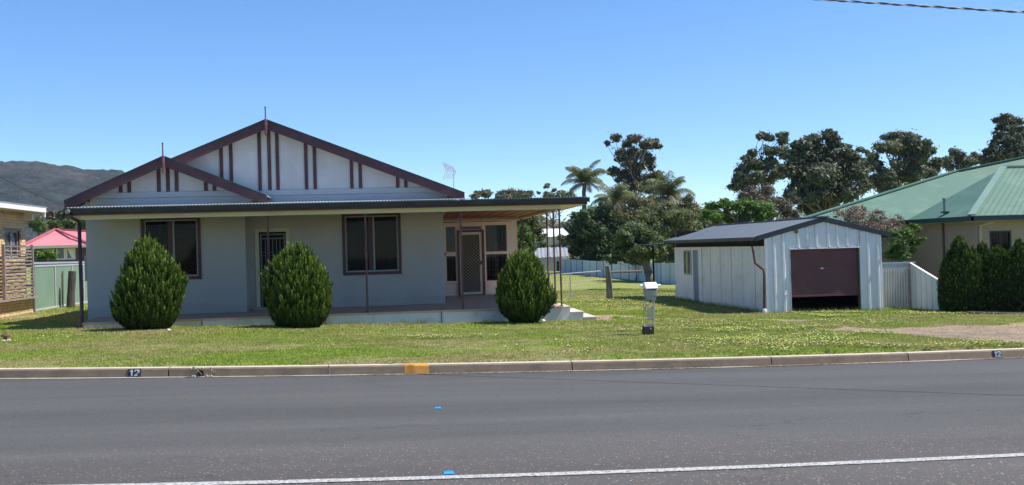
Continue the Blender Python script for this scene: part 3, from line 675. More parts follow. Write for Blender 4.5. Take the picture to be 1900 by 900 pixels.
# TV antenna
ta = thing('tv_antenna', 'silver rooftop television antenna on a thin mast behind the right end of the roof', 'antenna', at(843, 380, 30))
px0 = at(843, 390, 30); px1 = at(842, 314, 30)
M().tube([px0, px1], .024, 6).build('mast', TVAL, ta)
P0 = at(828, 316, 30.2); P1 = at(846, 319, 29.7); M().tube([P0, P1], .014, 6).build('boom', TVAL, ta)
for k in range(6):
    q = P0.lerp(P1, k/5.0); hh = .27-.02*k
    M().tube([q+Vector((-.10, 0, hh)), q+Vector((0, 0, 0))], .020, 5).build('element', TVAL, ta)
    M().tube([q+Vector((0, 0, 0)), q+Vector((-.10, .1, -hh*1.1))], .010, 5).build('element', TVAL, ta)

# ------------------------------------------------------------------ the shed
s = 1.17; SXL, SXR, SYF, SYB = 8.995*s, 11.958*s, 22.727*s, 30.49*s
SZB, SWT, SZE, SZA = 1.7-1.75*s, 1.7-.1213*s, 1.865, 2.305; SXM = (SXL+SXR)/2
sh = thing('shed', 'white steel garage shed with half open maroon roller door', 'shed', (SXM, SYF+4, SZB))
ox0, ox1 = at(1465, 500, SYF).x, at(1596, 500, SYF).x; oz = at(1530, 460, SYF).z
# ribbed front sheets: trapezoid ribs, gable shape, door opening
def front_panel(x0, x1, zbt, ribs, name='front_sheet'):
    q = M(); ztop = lambda x: SZE+(SZA-SZE)*(1-abs(x-SXM)/((SXR-SXL)/2))
    pr = [(x0, 0)]
    for r_ in ribs: pr += [(r_-.065, 0), (r_-.045, -.040), (r_+.010, -.040), (r_+.050, 0)]
    pr.append((x1, 0)); 
    if x0 < SXM < x1: pr.append((SXM, next((0 for r_ in ribs), 0))); pr = sorted(pr)
    for (a, ya), (b_, yb) in zip(pr[:-1], pr[1:]):
        q.face((a, SYF+ya, zbt), (b_, SYF+yb, zbt), (b_, SYF+yb, ztop(b_)), (a, SYF+ya, ztop(a)))
    return q.build(name, SHEDF, sh)
rl = [at(p_, 500, SYF).x for p_ in (1438, 1455)]; rr_ = [at(p_, 500, SYF).x for p_ in (1612, 1630)]
front_panel(SXL, ox0, SZB-.2, rl); front_panel(ox1, SXR, SZB-.2, rr_)
front_panel(ox0, ox1, oz, [at(p_, 440, SYF).x for p_ in (1481, 1498, 1515, 1537, 1554, 1572, 1595-1)], 'front_sheet')
box('lintel', SHEDW, sh, ox0, SYF-.04, oz-.02, ox1, SYF-.002, oz+.02)
box('door_jamb', FENCEP, sh, ox0-.0, SYF-.02, SZB-.2, ox0+.03, SYF+.12, oz-.02); box('door_jamb', mat('dark_jamb', (.10, .09, .05), .6), sh, ox1-.04, SYF-.0, SZB-.2, ox1, SYF+.12, oz-.02)
box('corner_post', SHEDW, sh, SXL-.03, SYF-.012, SZB-.2, SXL+.04, SYF+.06, SZE-.03, .004); box('corner_post', SHEDW, sh, SXR-.03, SYF-.012, SZB-.2, SXR+.012, SYF+.06, SZE-.03, .004)
box('inner_shade_sheet', DARK, sh, SXR-.06, SYF+.12, SZB-.1, SXR-.035, SYB-.02, SWT); box('inner_shade_sheet', DARK, sh, SXL+.07, SYB-.05, SZB-.1, SXR-.07, SYB-.02, SWT+.6)  # black sheets added to darken the inside, shade put into their colour
# roller door, raised a little off the ground
zdb = at(1530, 550, SYF).z
rd = M(); z = zdb+.05; v = []; nsl = 22; hh = (oz-.02-z)/nsl
prf = []
for k in range(nsl): prf += [(.072, z+k*hh), (.066, z+(k+.25)*hh), (.066, z+(k+.75)*hh)]
prf.append((.075, oz-.02))
for (a, za_), (b_, zb_) in zip(prf[:-1], prf[1:]): rd.face((ox0+.03, SYF+a, za_), (ox1-.04, SYF+a, za_), (ox1-.04, SYF+b_, zb_), (ox0+.03, SYF+b_, zb_))
rdo = rd.build('roller_door', ROLLER, sh)
box('bottom_rail', ROLLER, rdo, ox0+.03, SYF+.045, zdb, ox1-.04, SYF+.09, zdb+.05, .004)
hq = M(); hx = at(1526, 498, SYF).x; hz = at(1526, 498, SYF).z; hq.box(hx-.07, SYF+.03, hz-.008, hx+.07, SYF+.05, hz+.012); hq.box(hx-.018, SYF+.02, hz-.03, hx+.018, SYF+.056, hz+.03)
hq.build('handle', GALV, rdo, .003)
lq = M(); lx_, lz_ = at(1459, 548, SYF).x, at(1459, 548, SYF).z; lq.box(lx_-.08, SYF-.06, lz_-.02, lx_+.05, SYF-.03, lz_+.03); lq.box(lx_-.07, SYF-.07, lz_-.06, lx_-.03, SYF-.035, lz_-.02); lq.build('latch', GALV, sh)
box('bracket', RUST, sh, at(1474, 428, SYF).x, SYF-.07, at(1474, 433, SYF).z, at(1479, 428, SYF).x, SYF-.03, at(1474, 425, SYF).z)
# left wall sheets, each one a part, dark joints between
ny_ = [SYF+.07]; 
for p_ in (1400.5, 1378, 1357, 1337, 1318.5, 1303, 1299): ny_.append(at(p_, 500, X=SXL).y)
for k in range(len(ny_)-2): box('wall_sheet', SHEDW, sh, SXL-.004*(k % 2), ny_[k]+.022, SZB-.2, SXL+.03, ny_[k+1]-.022, SWT, .004)
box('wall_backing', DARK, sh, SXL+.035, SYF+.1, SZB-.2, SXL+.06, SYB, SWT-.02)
yd0, yd1 = at(1298, 500, X=SXL).y, at(1287, 500, X=SXL).y; yw0, yw1 = at(1284, 500, X=SXL).y, at(1270, 500, X=SXL).y
box('wall_sheet', SHEDW, sh, SXL-.02, ny_[-2]+.008, SZB-.2, SXL+.03, yd0-.01, SWT, .004)
zl_ = SZB+1.72
q = M(); wz0, wz1 = at(1277, 510, X=SXL).z, at(1277, 464, X=SXL).z
q.box(SXL-.01, yd1+.04, SZB-.2, SXL+.03, yw0, SWT); q.box(SXL-.01, yw0, SZB-.2, SXL+.03, yw1, wz0); q.box(SXL-.01, yw0, wz1, SXL+.03, yw1, SWT); q.box(SXL-.01, yw1, SZB-.2, SXL+.03, SYB, SWT); q.box(SXL-.01, yd0, wz1, SXL+.03, yd1+.04, SWT)
q.build('rear_wall_sheet', SHEDW, sh)
wq = M(); wq.box(SXL-.03, yw0, wz0, SXL+.01, yw0+.05, wz1); wq.box(SXL-.03, yw1-.05, wz0, SXL+.01, yw1, wz1); wq.box(SXL-.03, yw0+.05, wz0, SXL+.01, yw1-.05, wz0+.05); wq.box(SXL-.03, yw0+.05, wz1-.05, SXL+.01, yw1-.05, wz1); wq.box(SXL-.03, (yw0+yw1)/2-.03, wz0+.05, SXL+.01, (yw0+yw1)/2+.03, wz1-.05)
wf = wq.build('window', FENCEP, sh); box('pane', mat('brown_window_glass', (.10, .075, .055), .12, spec=.8), wf, SXL+.002, yw0+.05, wz0+.05, SXL+.012, yw1-.05, wz1-.05)
box('side_door', mat('blue_grey_door', (.20, .25, .31), .5, .08, 3), sh, SXL+.005, yd0+.05, SZB-.1, SXL+.03, yd1-.02, wz1-.002, .003); box('door_frame', SHEDW, sh, SXL-.035, yd1-.02, SZB-.2, SXL+.03, yd1+.04, wz1); box('door_frame', SHEDW, sh, SXL-.035, yd0-.008, SZB-.2, SXL+.03, yd0+.045, wz1)
box('rear_wall', SHEDW, sh, SXL, SYB, SZB-.2, SXR, SYB+.04, SWT); box('right_wall', SHEDF, sh, SXR-.03, SYF+.06, SZB-.2, SXR, SYB, SWT)
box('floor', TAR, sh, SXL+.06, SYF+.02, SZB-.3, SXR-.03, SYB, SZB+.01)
# roof
ROH = .33; slp = (SZA-SZE)/((SXR-SXL)/2)
zr0 = SZA+.035
for sg in (-1, 1):
    xe = SXM+sg*((SXR-SXL)/2+ROH); ze_ = zr0-slp*((SXR-SXL)/2+ROH)
    n_ = 24; q = M()
    A = Vector((SXM, SYF-.05, zr0)); B = Vector((xe, SYF-.05, ze_)); LY = SYB+.15-SYF+.05
    # roof sheet with fine ribs running down the slope
    v = []; pts = []; ypos = 0.
    while ypos < LY: pts += [(ypos, 0), (ypos+.15, 0), (ypos+.165, .016), (ypos+.185, .016)]; ypos += .2
    for yy, hh_ in pts: v += [(A.x, A.y+yy, A.z+hh_), (B.x, B.y+yy, B.z+hh_)]
    i = np.arange(len(pts)-1)*2; bulk('roof', np.array(v), np.stack([i, i+2, i+3, i+1], 1), SHEDR, sh)
    M().prism([A+Vector((0, 0, -.008)), A+Vector((0, 0, -.03)), B+Vector((0, 0, -.03)), B+Vector((0, 0, -.008))], (0, LY, 0)).build('roof_lining', SHEDR, sh)
    M().prism([A+Vector((0, -.012, .025)), A+Vector((0, -.012, -.13)), B+Vector((0, -.012, -.12)), B+Vector((0, -.012, .025))], (0, .03, 0)).build('barge_board', TRIMD, sh, .004)
    M().prism([(xe-sg*.01+sg*.0, SYF-.2, ze_-.10), (xe+sg*.09, SYF-.2, ze_-.10), (xe+sg*.095, SYF-.2, ze_+.005), (xe+sg*.085, SYF-.2, ze_+.005), (xe+sg*.08, SYF-.2, ze_-.085), (xe-sg*.01, SYF-.2, ze_-.085)], (0, LY-.05, 0)).build('gutter', TRIMD, sh)
box('ridge_cap', SHEDR, sh, SXM-.1, SYF-.22, zr0+.0, SXM+.1, SYB+.15, zr0+.03)
box('eave_bar', DARK, sh, SXL+.06, SYF+.06, SWT-.1, SXL+.10, SYB, SWT+.32)  # black strip filling the eave gap; the gap's shade is its colour
dq = M(); gx = SXL-ROH-.03; P_ = [at(1396, 457, SYF-.1), at(1398, 468, SYF-.08), at(1401, 488, SYF-.06), at(1417, 501, SYF-.05), at(1418, 510, SYF-.05), at(1418, 572, SYF-.05)]
dq.tube(P_, .036, 10); dq.build('downpipe', MAROON2, sh, smooth=True)
M().lathe([(.06, -.1), (.065, .1), (.05, .14)], (P_[-1].x, P_[-1].y, SZB-.02), 10).build('pipe_base', SHEDW, sh)
# lean-to behind
ln = M(); zb_ = SWT+.16
ln.prism([(SXL-ROH-.5, SYB+.1, zb_-.05), (SXR, SYB+.1, zb_+.1), (SXR, SYB+.1, zb_+.13), (SXL-ROH-.5, SYB+.1, zb_-.02)], (0, 2.6, 0)); lno = ln.build('lean_to_roof', TRIMD, sh)
pp = gat(1223, 560); box('lean_to_post', DARK, sh, SXL-ROH-.40, SYB+.5, SZB-.25, SXL-ROH-.34, SYB+.56, zb_-.04)

# ------------------------------------------------------------------ fences right and back
c1 = gat(1637, 572); c2 = gat(1688, 574)
fr = thing('corrugated_fence', 'short corrugated iron fence joining the garage shed on its right', 'fence', (c1.x, 27.9, -.5))
FY = 27.9; xa_, xb_ = at(1636, 540, FY).x, at(1688, 540, FY).x; zt_ = at(1660, 500, FY).z
v = []; n = int((xb_-xa_)/.085*6)
for i in range(n+1):
    x = xa_+(xb_-xa_)*i/n; y = FY+.016*math.sin(2*math.pi*i/6); v += [(x, y, -.7), (x, y, zt_)]
i = np.arange(n)*2; bulk('sheet', np.array(v), np.stack([i, i+2, i+3, i+1], 1), FENCEC, fr, smooth=True)
box('top_panel', FENCEP, fr, xa_, FY+.05, zt_-.1, xb_+.05, FY+.08, at(1660, 489, FY).z); box('top_rail', FENCEP, fr, xa_, FY+.04, at(1660, 489, FY).z, xb_+.25, FY+.1, at(1660, 488, FY).z+.02)
fs = thing('sloping_fence', 'grey steel boundary fence whose top slopes down towards the hedge', 'fence', (15.5, 27, -.5))
pA, pB = Vector((xb_+.02, FY-.03, 0)), Vector((at(1752, 578, 25.4).x, 25.4, 0))
tA = at(1689, 489, pA.y).z; tB = at(1738, 521, 25.9).z
for k in range(6):
    a = pA.lerp(pB, k/6+.006); b_ = pA.lerp(pB, (k+1)/6-.006); za_ = tA+(tB-tA)*(k/5.2); zb_ = tA+(tB-tA)*min(1, (k+1)/5.2)
    if k == 5: zb_ = za_-.35
    q = M(); q.prism([(a.x, a.y, -.8), (b_.x, b_.y, -.8), (b_.x, b_.y, zb_), (a.x, a.y, za_)], (.03, 0, 0)); q.build('panel', FENCEW, fs, .004)
M().bar((pA.x+.02, pA.y, tA+.012), (pA.lerp(pB, .84).x+.02, pA.lerp(pB, .84).y, tB+.03), .07, .03).build('capping', WFASC, fs)
M().tube([(pA.x-.01, pA.y+.02, -.8), (pA.x-.01, pA.y+.02, tA)], .03, 8).build('post', GREY2, fs)
M().prism([pA+Vector((.05, 0, -.8)), pB+Vector((.05, 0, -.8)), pB+Vector((.05, 0, tB-.5)), pA+Vector((.05, 0, tA-.1))], (.02, 0, 0)).build('backing', TRIMD, fs)
# low wall behind hedge
bf = thing('back_fence', 'long pale blue steel fence across the back of the yard', 'fence', (15, 60, -.8))
pts = [(1022, 479, 506, 82), (1040, 480, 505, 80), (1100, 484, 511, 72), (1150, 486, 517, 66), (1190, 488, 522, 61), (1253, 488, 528, 56), (1330, 490, 532, 54)]
W3 = [(at(p, a, Y), at(p, b_, Y)) for p, a, b_, Y in pts]
edges = [1040, 1050, 1061, 1071, 1082, 1095, 1108, 1121, 1136, 1152, 1168, 1186, 1202, 1219, 1228, 1236, 1244, 1253, 1264, 1276, 1290, 1305, 1320]
def bfp(px_):
    for k in range(len(pts)-1):
        if pts[k][0] <= px_ <= pts[k+1][0]:
            f_ = (px_-pts[k][0])/(pts[k+1][0]-pts[k][0]); return W3[k][0].lerp(W3[k+1][0], f_), W3[k][1].lerp(W3[k+1][1], f_)
for k, (a, b_) in enumerate(zip(edges[:-1], edges[1:])):
    (ta_, ba_), (tb_, bb_) = bfp(a), bfp(b_); q = M(); o_ = Vector((0, .05*(k % 2), 0)); sh_ = (tb_-ta_)*.05
    q.prism([ba_+sh_+o_+Vector((0, 0, -.4)), bb_-sh_+o_+Vector((0, 0, -.4)), tb_-sh_+o_, ta_+sh_+o_], (0, .05, 0)); q.build('panel', FENCEW, bf)
q = M()
for k in range(len(edges)-1):
    (ta_, ba_), (tb_, bb_) = bfp(edges[k]), bfp(edges[k+1]); q.face(ba_+Vector((0, .15, -.4)), bb_+Vector((0, .15, -.4)), tb_+Vector((0, .15, -.05)), ta_+Vector((0, .15, -.05)))
q.build('backing', TRIMD, bf)
# wire gate panel and strainer post
gp = gat(1129, 556); GYp = 35.0
wf_ = thing('wire_fence', 'low pipe framed wire fence beside the verandah steps', 'fence', at(1075, 560, GYp))
tl, tr_, bl, br = at(1000, 512, GYp), at(1115, 503, GYp), at(1000, 566, GYp), at(1123, 557, GYp)
M().tube([tl, tr_], .024, 8).build('top_rail', GALV, wf_); M().tube([bl, br], .02, 8).build('bottom_rail', GALV, wf_); M().tube([at(1058, 509, GYp), at(1059, 566, GYp)], .03, 8).build('post', GALV, wf_)
wires = M()
for k in range(1, 9): wires.tube([tl.lerp(bl, k/9), tr_.lerp(br, k/9)], .0035, 3)
for k in range(1, 24): wires.tube([tl.lerp(tr_, k/24), bl.lerp(br, k/24)], .003, 3)
wires.build('wire_mesh', GALV, wf_)
sp = thing('timber_post', 'weathered leaning timber gate post with a side rail', 'post', at(1130, 557, GYp))
q = M(); a0, a1 = at(1131.5, 560, GYp), at(1127.5, 493, GYp); q.tube([a0, a0.lerp(a1, .5)+Vector((.01, 0, 0)), a1], [.125, .11, .095], 9); q.build('post', TIMBER, sp)
M().tube([at(1134, 505, GYp), at(1190, 503.5, GYp)], .045, 7).build('rail', TIMBER, sp)
M().tube([at(1138, 556, GYp-.1), at(1133, 508, GYp-.1), at(1129.5, 493, GYp-.1), at(1124, 493.5, GYp-.1)], .018, 6).build('pipe', GALV, sp)
# small grey carport sheds in the far yard
cs = thing('grey_garden_shed', 'low grey corrugated shed standing left of the back fence', 'shed', at(1035, 505, 84))
q = M(); a, b_ = at(990, 481, 84), at(1042, 478, 84)
q.box(a.x, 84, -1.5, b_.x, 86, b_.z); q.build('wall', mat('beige_sheet', (.42, .40, .36), .7), cs)
corrugated('roof', mat('grey_old_iron', (.26, .27, .28), .5, .12, 1), cs, at(990, 479, 83.9), at(1056, 475, 83.9), (.6, 4, at(1056, 459, 88).z-at(1056, 477, 84).z), .35, .03)
box('doorway', DARK, cs, at(1033, 490, 84).x, 83.95, -1.5, at(1037, 490, 84).x, 83.99, at(1033, 485, 84).z)

# ------------------------------------------------------------------ left neighbours
BX = -11.6
bh = thing('brick_house', 'cream brick house with white fascia at the left edge of the photo', 'house', (BX-3, 31, 0))
bx0 = 26.0; y1 = 32.3; ze_ = at(40, 395, X=BX).z
# real brick courses over a mortar core
ww = [(at(8, 430, X=BX).y, at(34, 430, X=BX).y, at(20, 478, X=BX).z, at(20, 428, X=BX).z)]
q = M(); rowh = .086; zz_ = -.1; r_ = 0
while zz_ < ze_-.02:
    yy = bx0+(.12 if r_ % 2 else 0)
    plinth = zz_ < at(30, 556, X=BX).z; yend = y1+(.35 if plinth else 0)
    while yy < yend:
        ye = min(yy+.23, yend)
        if not any(yy < h[1] and ye > h[0] and zz_ < h[3] and zz_+rowh > h[2] for h in ww):
            j = random.uniform(0, .005); q.box(BX-.05, yy, zz_, BX+.012+j+(.06 if plinth else 0), ye, zz_+.074)
        yy += .24
    zz_ += rowh; r_ += 1
q.build('brickwork', BRICKC, bh, kind='stuff')
q = M(); hh_ = ww[0]
q.box(BX-.25, bx0, -.3, BX+.002, hh_[0], ze_); q.box(BX-.25, hh_[1], -.3, BX+.002, y1, ze_); q.box(BX-.25, hh_[0], -.3, BX+.002, hh_[1], hh_[2]); q.box(BX-.25, hh_[0], hh_[3], BX+.002, hh_[1], ze_); q.box(BX-7, y1-.1, -.3, BX-.25, y1, ze_)
q.box(BX-.2, y1, -.3, BX+.05, y1+.34, at(30, 558, X=BX).z)
q.build('wall', MORT, bh)
q = M(); q.box(BX-.06, hh_[0], hh_[2], BX-.02, hh_[0]+.05, hh_[3]); q.box(BX-.06, hh_[1]-.05, hh_[2], BX-.02, hh_[1], hh_[3]); q.box(BX-.06, (hh_[0]+hh_[1])/2-.03, hh_[2], BX-.02, (hh_[0]+hh_[1])/2+.03, hh_[3]); q.box(BX-.06, hh_[0]+.05, hh_[2], BX-.02, hh_[1]-.05, hh_[2]+.05); q.box(BX-.06, hh_[0]+.05, hh_[3]-.05, BX-.02, hh_[1]-.05, hh_[3])
wi = q.build('window', ALU, bh); box('pane', mat('dark_glass', (.02, .03, .035), .08, spec=.8), wi, BX-.052, hh_[0]+.05, hh_[2]+.05, BX-.045, hh_[1]-.05, hh_[3]-.05)
box('window_reveal', mat('red_reveal', (.2, .06, .05), .7), bh, BX-.2, hh_[1]+.0, hh_[2], BX+.016, hh_[1]+.1, hh_[3])
ye_ = at(86, 395, X=BX+.55).y
box('fascia', WFASC, bh, BX+.5, bx0, ze_+.02, BX+.55, ye_, ze_+.19); box('fascia', WFASC, bh, BX-7, ye_-.04, ze_+.02, BX+.498, ye_, ze_+.19)
box('soffit', CREAM, bh, BX-7, bx0, ze_, BX+.498, ye_-.042, ze_+.018)
M().prism([(BX+.56, bx0, ze_+.17), (BX+.56, ye_+.05, ze_+.17), (BX-7, ye_+.05, ze_+.6), (BX-7, bx0, ze_+.6)], (0, 0, .03)).build('roof', ZINC, bh)
box('gutter_outlet', WFASC, bh, BX+.42, ye_+.0, ze_-.13, BX+.5, ye_+.08, ze_+.03)
box('eave_bar', PINKB, bh, BX-3, ye_-.5, ze_-.25, BX+.30, ye_-.38, ze_-.05)
box('sill_ledge', GREY2, bh, BX, bx0, at(30, 556, X=BX).z, BX+.30, y1+.35, at(30, 556, X=BX).z+.05)
tr = thing('trellis', 'weathered horizontal slat trellis standing against the cream brick wall', 'trellis', (BX+.2, 31, .3))
TX = BX+.22; ty0, ty1 = at(7, 500, X=TX).y, at(60, 500, X=TX).y; tz0, tz1 = at(30, 552, X=TX).z, at(30, 458, X=TX).z
for y in (ty0, ty1): box('post', GREY2, tr, TX-.04, y-.035, tz0-.05, TX+.04, y+.035, tz1+.07)
nS = 15
for k in range(nS):
    z = tz0+.06+(tz1-tz0-.08)*k/(nS-1); q = M(); n_ = 8; zz = [z+random.uniform(-.012, .012) for _ in range(n_+1)]
    if k == nS-1: zz = [z+.03]*(n_+1)
    for i in range(n_):
        a, b_ = ty0+.035+(ty1-ty0-.07)*i/n_, ty0+.035+(ty1-ty0-.07)*(i+1)/n_
        q.prism([(TX-.01, a, zz[i]-.022), (TX+.012, a, zz[i]-.022), (TX+.012, a, zz[i]+.022), (TX-.01, a, zz[i]+.022)], (0, b_-a, zz[i+1]-zz[i]))
    q.build('slat', GREY2, tr)
# green fence
gf = thing('green_fence', 'pale green steel panel fence running back beside the brick house', 'fence', (BX, 36, 0))
FX0, FX1 = -11.62, -12.0; fy0, fy1 = 33.0, 41.5
def fp(t_, z): return Vector((FX0+(FX1-FX0)*t_, fy0+(fy1-fy0)*t_, z))
ztf = [at(66, 494, 33).z, at(172, 491, 41.5).z+.03]
def tpx(px_):
    lo, hi = 0, 1
    for _ in range(30):
        m_ = (lo+hi)/2; q = fp(m_, 1); 
        d_ = q-Vector((0, 0, H)); x = d_.x*math.cos(YAW)-d_.y*math.sin(YAW); y = d_.x*math.sin(YAW)+d_.y*math.cos(YAW)
        if 950+F*x/y*math.cos(ROLL) < px_: lo = m_
        else: hi = m_
    return lo
eg = [0]+[tpx(p_) for p_ in (100, 131.5, 153)]+[1.0]; eg = sorted(eg); eg += [1.35, 1.7]
for a, b_ in zip(eg[:-1], eg[1:]):
    n = int((fp(b_, 0)-fp(a, 0)).length/.1)*3; v = []
    for i in range(n+1):
        t_ = a+.01+(b_-a-.02)*i/n; o_ = (0, .02, .02)[i % 3]; p0 = fp(t_, 0); zt_ = ztf[0]+(ztf[1]-ztf[0])*t_; v += [(p0.x+o_, p0.y, -.4), (p0.x+o_, p0.y, zt_-.03)]
    i = np.arange(n)*2; bulk('panel', np.array(v), np.stack([i, i+2, i+3, i+1], 1), FENCEG, gf)
    M().bar(fp(a, ztf[0]+(ztf[1]-ztf[0])*a), fp(b_, ztf[0]+(ztf[1]-ztf[0])*b_), .06, .05).build('top_rail', FENCEP, gf)
    M().bar(fp(a, float(gz(FX0, 33+a*8))+.05), fp(b_, float(gz(FX0, 33+b_*8))+.05), .06, .06).build('bottom_rail', FENCEP, gf)
for e_ in eg[1:]: M().bar(fp(e_, -.3), fp(e_, ztf[0]+(ztf[1]-ztf[0])*e_+.02), .07, .06).build('post', FENCEP, gf)
M().bar((FX0+.02, 32.9, -.3), (FX0+.02, 32.9, ztf[0]+.03), .09, .09).build('post', mat('purple_grey_post', (.16, .13, .15), .8), gf, label='dark purple grey end post')
# old stump and stakes
stp = at(133, 566, X=-11.32)
so_ = thing('timber_stump', 'dark weathered round timber post standing before the green fence', 'post', stp)
a0 = at(131, 568, stp.y); a1 = at(134.5, 503, stp.y); q = M(); q.tube([a0+Vector((0, 0, -.1)), a0.lerp(a1, .4)+Vector((-.01, 0, 0)), a0.lerp(a1, .8), a1], [.15, .125, .13, .115], 10); q.build('trunk', mat('dark_old_timber', (.085, .07, .06), .95, .4, 7, 1, 40, dirt=(.03, .025, .02), dscale=5, damt=.8, stretch=(4, 4, .5)), so_)
for (pa, pb, lab) in (((117, 566), (116.5, 503), 'black iron stake leaning on the green fence, left of the timber stump'), ((124, 566), (128, 503), 'tilted dark stake touching the timber stump')):
    g0 = at(*pa, stp.y+.3); g1 = at(*pb, stp.y+.3); tag(M().tube([g0+Vector((0, 0, -.1)), g1], .022, 6).build('iron_stake', RUST), lab, 'stake', 'stakes by the old stump')
tp = thing('garden_tap', 'garden tap and pipe rail beside the left house wall', 'tap', at(170, 560, 34))
M().tube([at(153, 519.5, 34), at(180, 519.5, 34)], .018, 6).build('rail', GALV, tp)
M().tube([at(169, 566, 34), at(169, 546, 34)], .02, 6).build('pipe', RUST, tp); M().tube([at(169, 547, 34), at(164, 548, 34), at(163, 550.5, 34)], .02, 6).build('spout', RUST, tp); box('handle', RUST, tp, at(169, 541, 34).x-.05, 33.98, at(169, 541, 34).z, at(169, 541, 34).x+.05, 34.02, at(169, 539, 34).z)

# pink roofed house
ph = thing('red_roof_house', 'distant house with a faded pink red hip roof behind the green fence', 'house', at(110, 480, 66))
Y0 = 62; eL = at(40, 458, Y0); eR = at(215, 456, Y0); apx = at(104, 426.5, Y0+6); apr = at(190, 432, Y0+6); bk = Vector((eL.x, Y0+12, eL.z)); bkr = Vector((eR.x, Y0+12, eR.z))
q = M(); q.face(eL, eR, apr, apx); q.face(eL, apx, bk); q.face(bk, apx, apr, bkr); q.face(eR, bkr, apr); q.build('roof', PINKR, ph)
q = M()
for A_, B_ in ((eL, apx), (apx, apr), (apx, at(175, 457, Y0))): q.bar(A_+Vector((0, -.05, .06)), B_+Vector((0, -.05, .06)), .16, .1)
q.build('ridge_cap', mat('red_ridge_cap', (.42, .11, .12), .5), ph)
wz = at(100, 459, Y0).z
box('gutter', CREAM, ph, eL.x, Y0-.1, wz-.05, eR.x, Y0, wz+.12); PBR = mat('brown_brick', (.13, .085, .06), .9, .2, 5)
px_w = [at(p_, 470, Y0+.6).x for p_ in (104, 121, 122, 140)]; zw0, zw1 = at(120, 482, Y0+.6).z, at(120, 461, Y0+.6).z
wall('wall', PBR, ph, eL.x+.6, eR.x-.6, -1.2, wz-.03, Y0+.6, .2, [(px_w[0], px_w[3], zw0, zw1)])
for a, b_ in ((px_w[0], px_w[1]), (px_w[2], px_w[3])):
    q = M(); q.box(a, Y0+.62, zw0, a+.08, Y0+.7, zw1); q.box(b_-.08, Y0+.62, zw0, b_, Y0+.7, zw1); q.box(a+.08, Y0+.62, zw0, b_-.08, Y0+.7, zw0+.08); w_ = q.build('window', WFASC, ph); box('pane', mat('far_glass', (.03, .04, .05), .1, spec=.8), w_, a+.08, Y0+.66, zw0+.08, b_-.08, Y0+.68, zw1)
cq = M(); cq.prism([(px_w[3]-.1, Y0+.645, zw1), (px_w[3]-.5, Y0+.645, zw1), (px_w[3]-.25, Y0+.645, zw0+.1), (px_w[3]-.1, Y0+.645, zw0+.1)], (0, .01, 0)); cq.build('curtain', WFASC, ph)
box('downpipe', WFASC, ph, at(160, 470, Y0+.4).x, Y0+.4, -1.2, at(161.5, 470, Y0+.4).x, Y0+.5, wz-.05)
# low grey roof between
gs = thing('grey_roofed_lean_to', 'long low grey roofed lean-to just behind the green fence', 'shed', at(110, 490, 50))
q = M(); q.prism([at(60, 490, 50), at(200, 487, 50), at(200, 484, 52), at(60, 486.5, 52)], (0, 0, -.06)); q.build('roof', mat('old_grey_roof', (.22, .23, .24), .6, .2, 1), gs)
box('wall', mat('grey_shed_wall', (.12, .12, .12), .8), gs, at(60, 490, 50.3).x, 50.3, -1, at(200, 490, 50.3).x, 51.7, at(60, 492, 50.3).z)
gh = thing('green_roof_cottage', 'far green gabled roof seen between the verandah post and house wall', 'house', at(165, 440, 90))
q = M(); q.face(at(150, 436, 88), at(200, 436, 88), at(200, 418, 92), at(166, 424, 92)); q.face(at(150, 436, 88), at(166, 424, 92), at(150, 436, 96)); q.build('roof', GREENR, gh)
box('wall', HOUSEB, gh, at(150, 436, 88.4).x, 88.4, -1, at(200, 436, 88.4).x, 95, at(150, 437, 88.4).z)
# white roof far behind verandah posts
wr = thing('white_roof_cottage', 'far cottage with a bright white roof seen behind the verandah posts', 'house', at(1020, 450, 110))
q = M(); a, b_ = at(988, 440, 108), at(1060, 438, 108); c_, d_ = at(1000, 425, 112), at(1045, 424, 112)
q.face(a, b_, d_, c_); q.face(a, c_, Vector((a.x, 116, a.z))); q.face(b_, Vector((b_.x, 116, b_.z)), d_); q.build('roof', WHITER, wr)
box('wall', mat('far_wall', (.45, .43, .4), .8), wr, a.x+.5, 108.5, -2, b_.x-.5, 115, a.z-.02)

# ------------------------------------------------------------------ right neighbour
gn = thing('green_roof_house', 'tan brick house under a large pale green hip roof at the right edge', 'house', (22, 34, 0))
Y2 = 30.0; E2 = at(1803, 401, Y2); E1 = Vector((E2.x-.03, 34.0, E2.z)); E3 = Vector((E2.x+9, Y2, E2.z))
Ap = at(1862, 311, 34.0); Ar = Vector((Ap.x+9, 34.0, Ap.z)); 
E0 = at(1468, 411, 34.0); E0.z = E2.z
q = M(); q.face(E1, E2, Ap); q.face(E2, E3, Ar, Ap); q.build('roof', GREENR, gn)
# ribs on the wing: fine standing seams
def seams(name, base0, base1, top0, top1, n, parent=gn):
    q = M()
    for k in range(1, n):
        a = Vector(base0).lerp(Vector(base1), k/n); b_ = Vector(top0).lerp(Vector(top1), k/n); q.bar(a+Vector((0, 0, .006)), b_+Vector((0, 0, .006)), .025, .012)
    return q.build(name, GREENR, parent, kind='stuff')
seams('roof_rib', E2, E3, Ap+Vector((0, 0, 0)), Ar, 40)
R1 = at(1775, 318, 39.5); R2 = at(1905, 291, 39.5); R3 = R2+(R2-R1)*2; R3.z = R2.z
Vv = Vector((E1.x, 34.0, E1.z))
E9 = Vector((E2.x+14, 34, E2.z))
q = M(); q.face(E0, E9, Vector((E9.x, 39.5, R2.z)), R2, R1); BK = Vector((E0.x*47/34+.4, 47, E0.z)); q.face(E0, R1, BK); q.face(R1, R2, Vector((E9.x, 39.5, R2.z)), Vector((E9.x, 47, E0.z)), BK); q.build('roof', GREENR, gn)
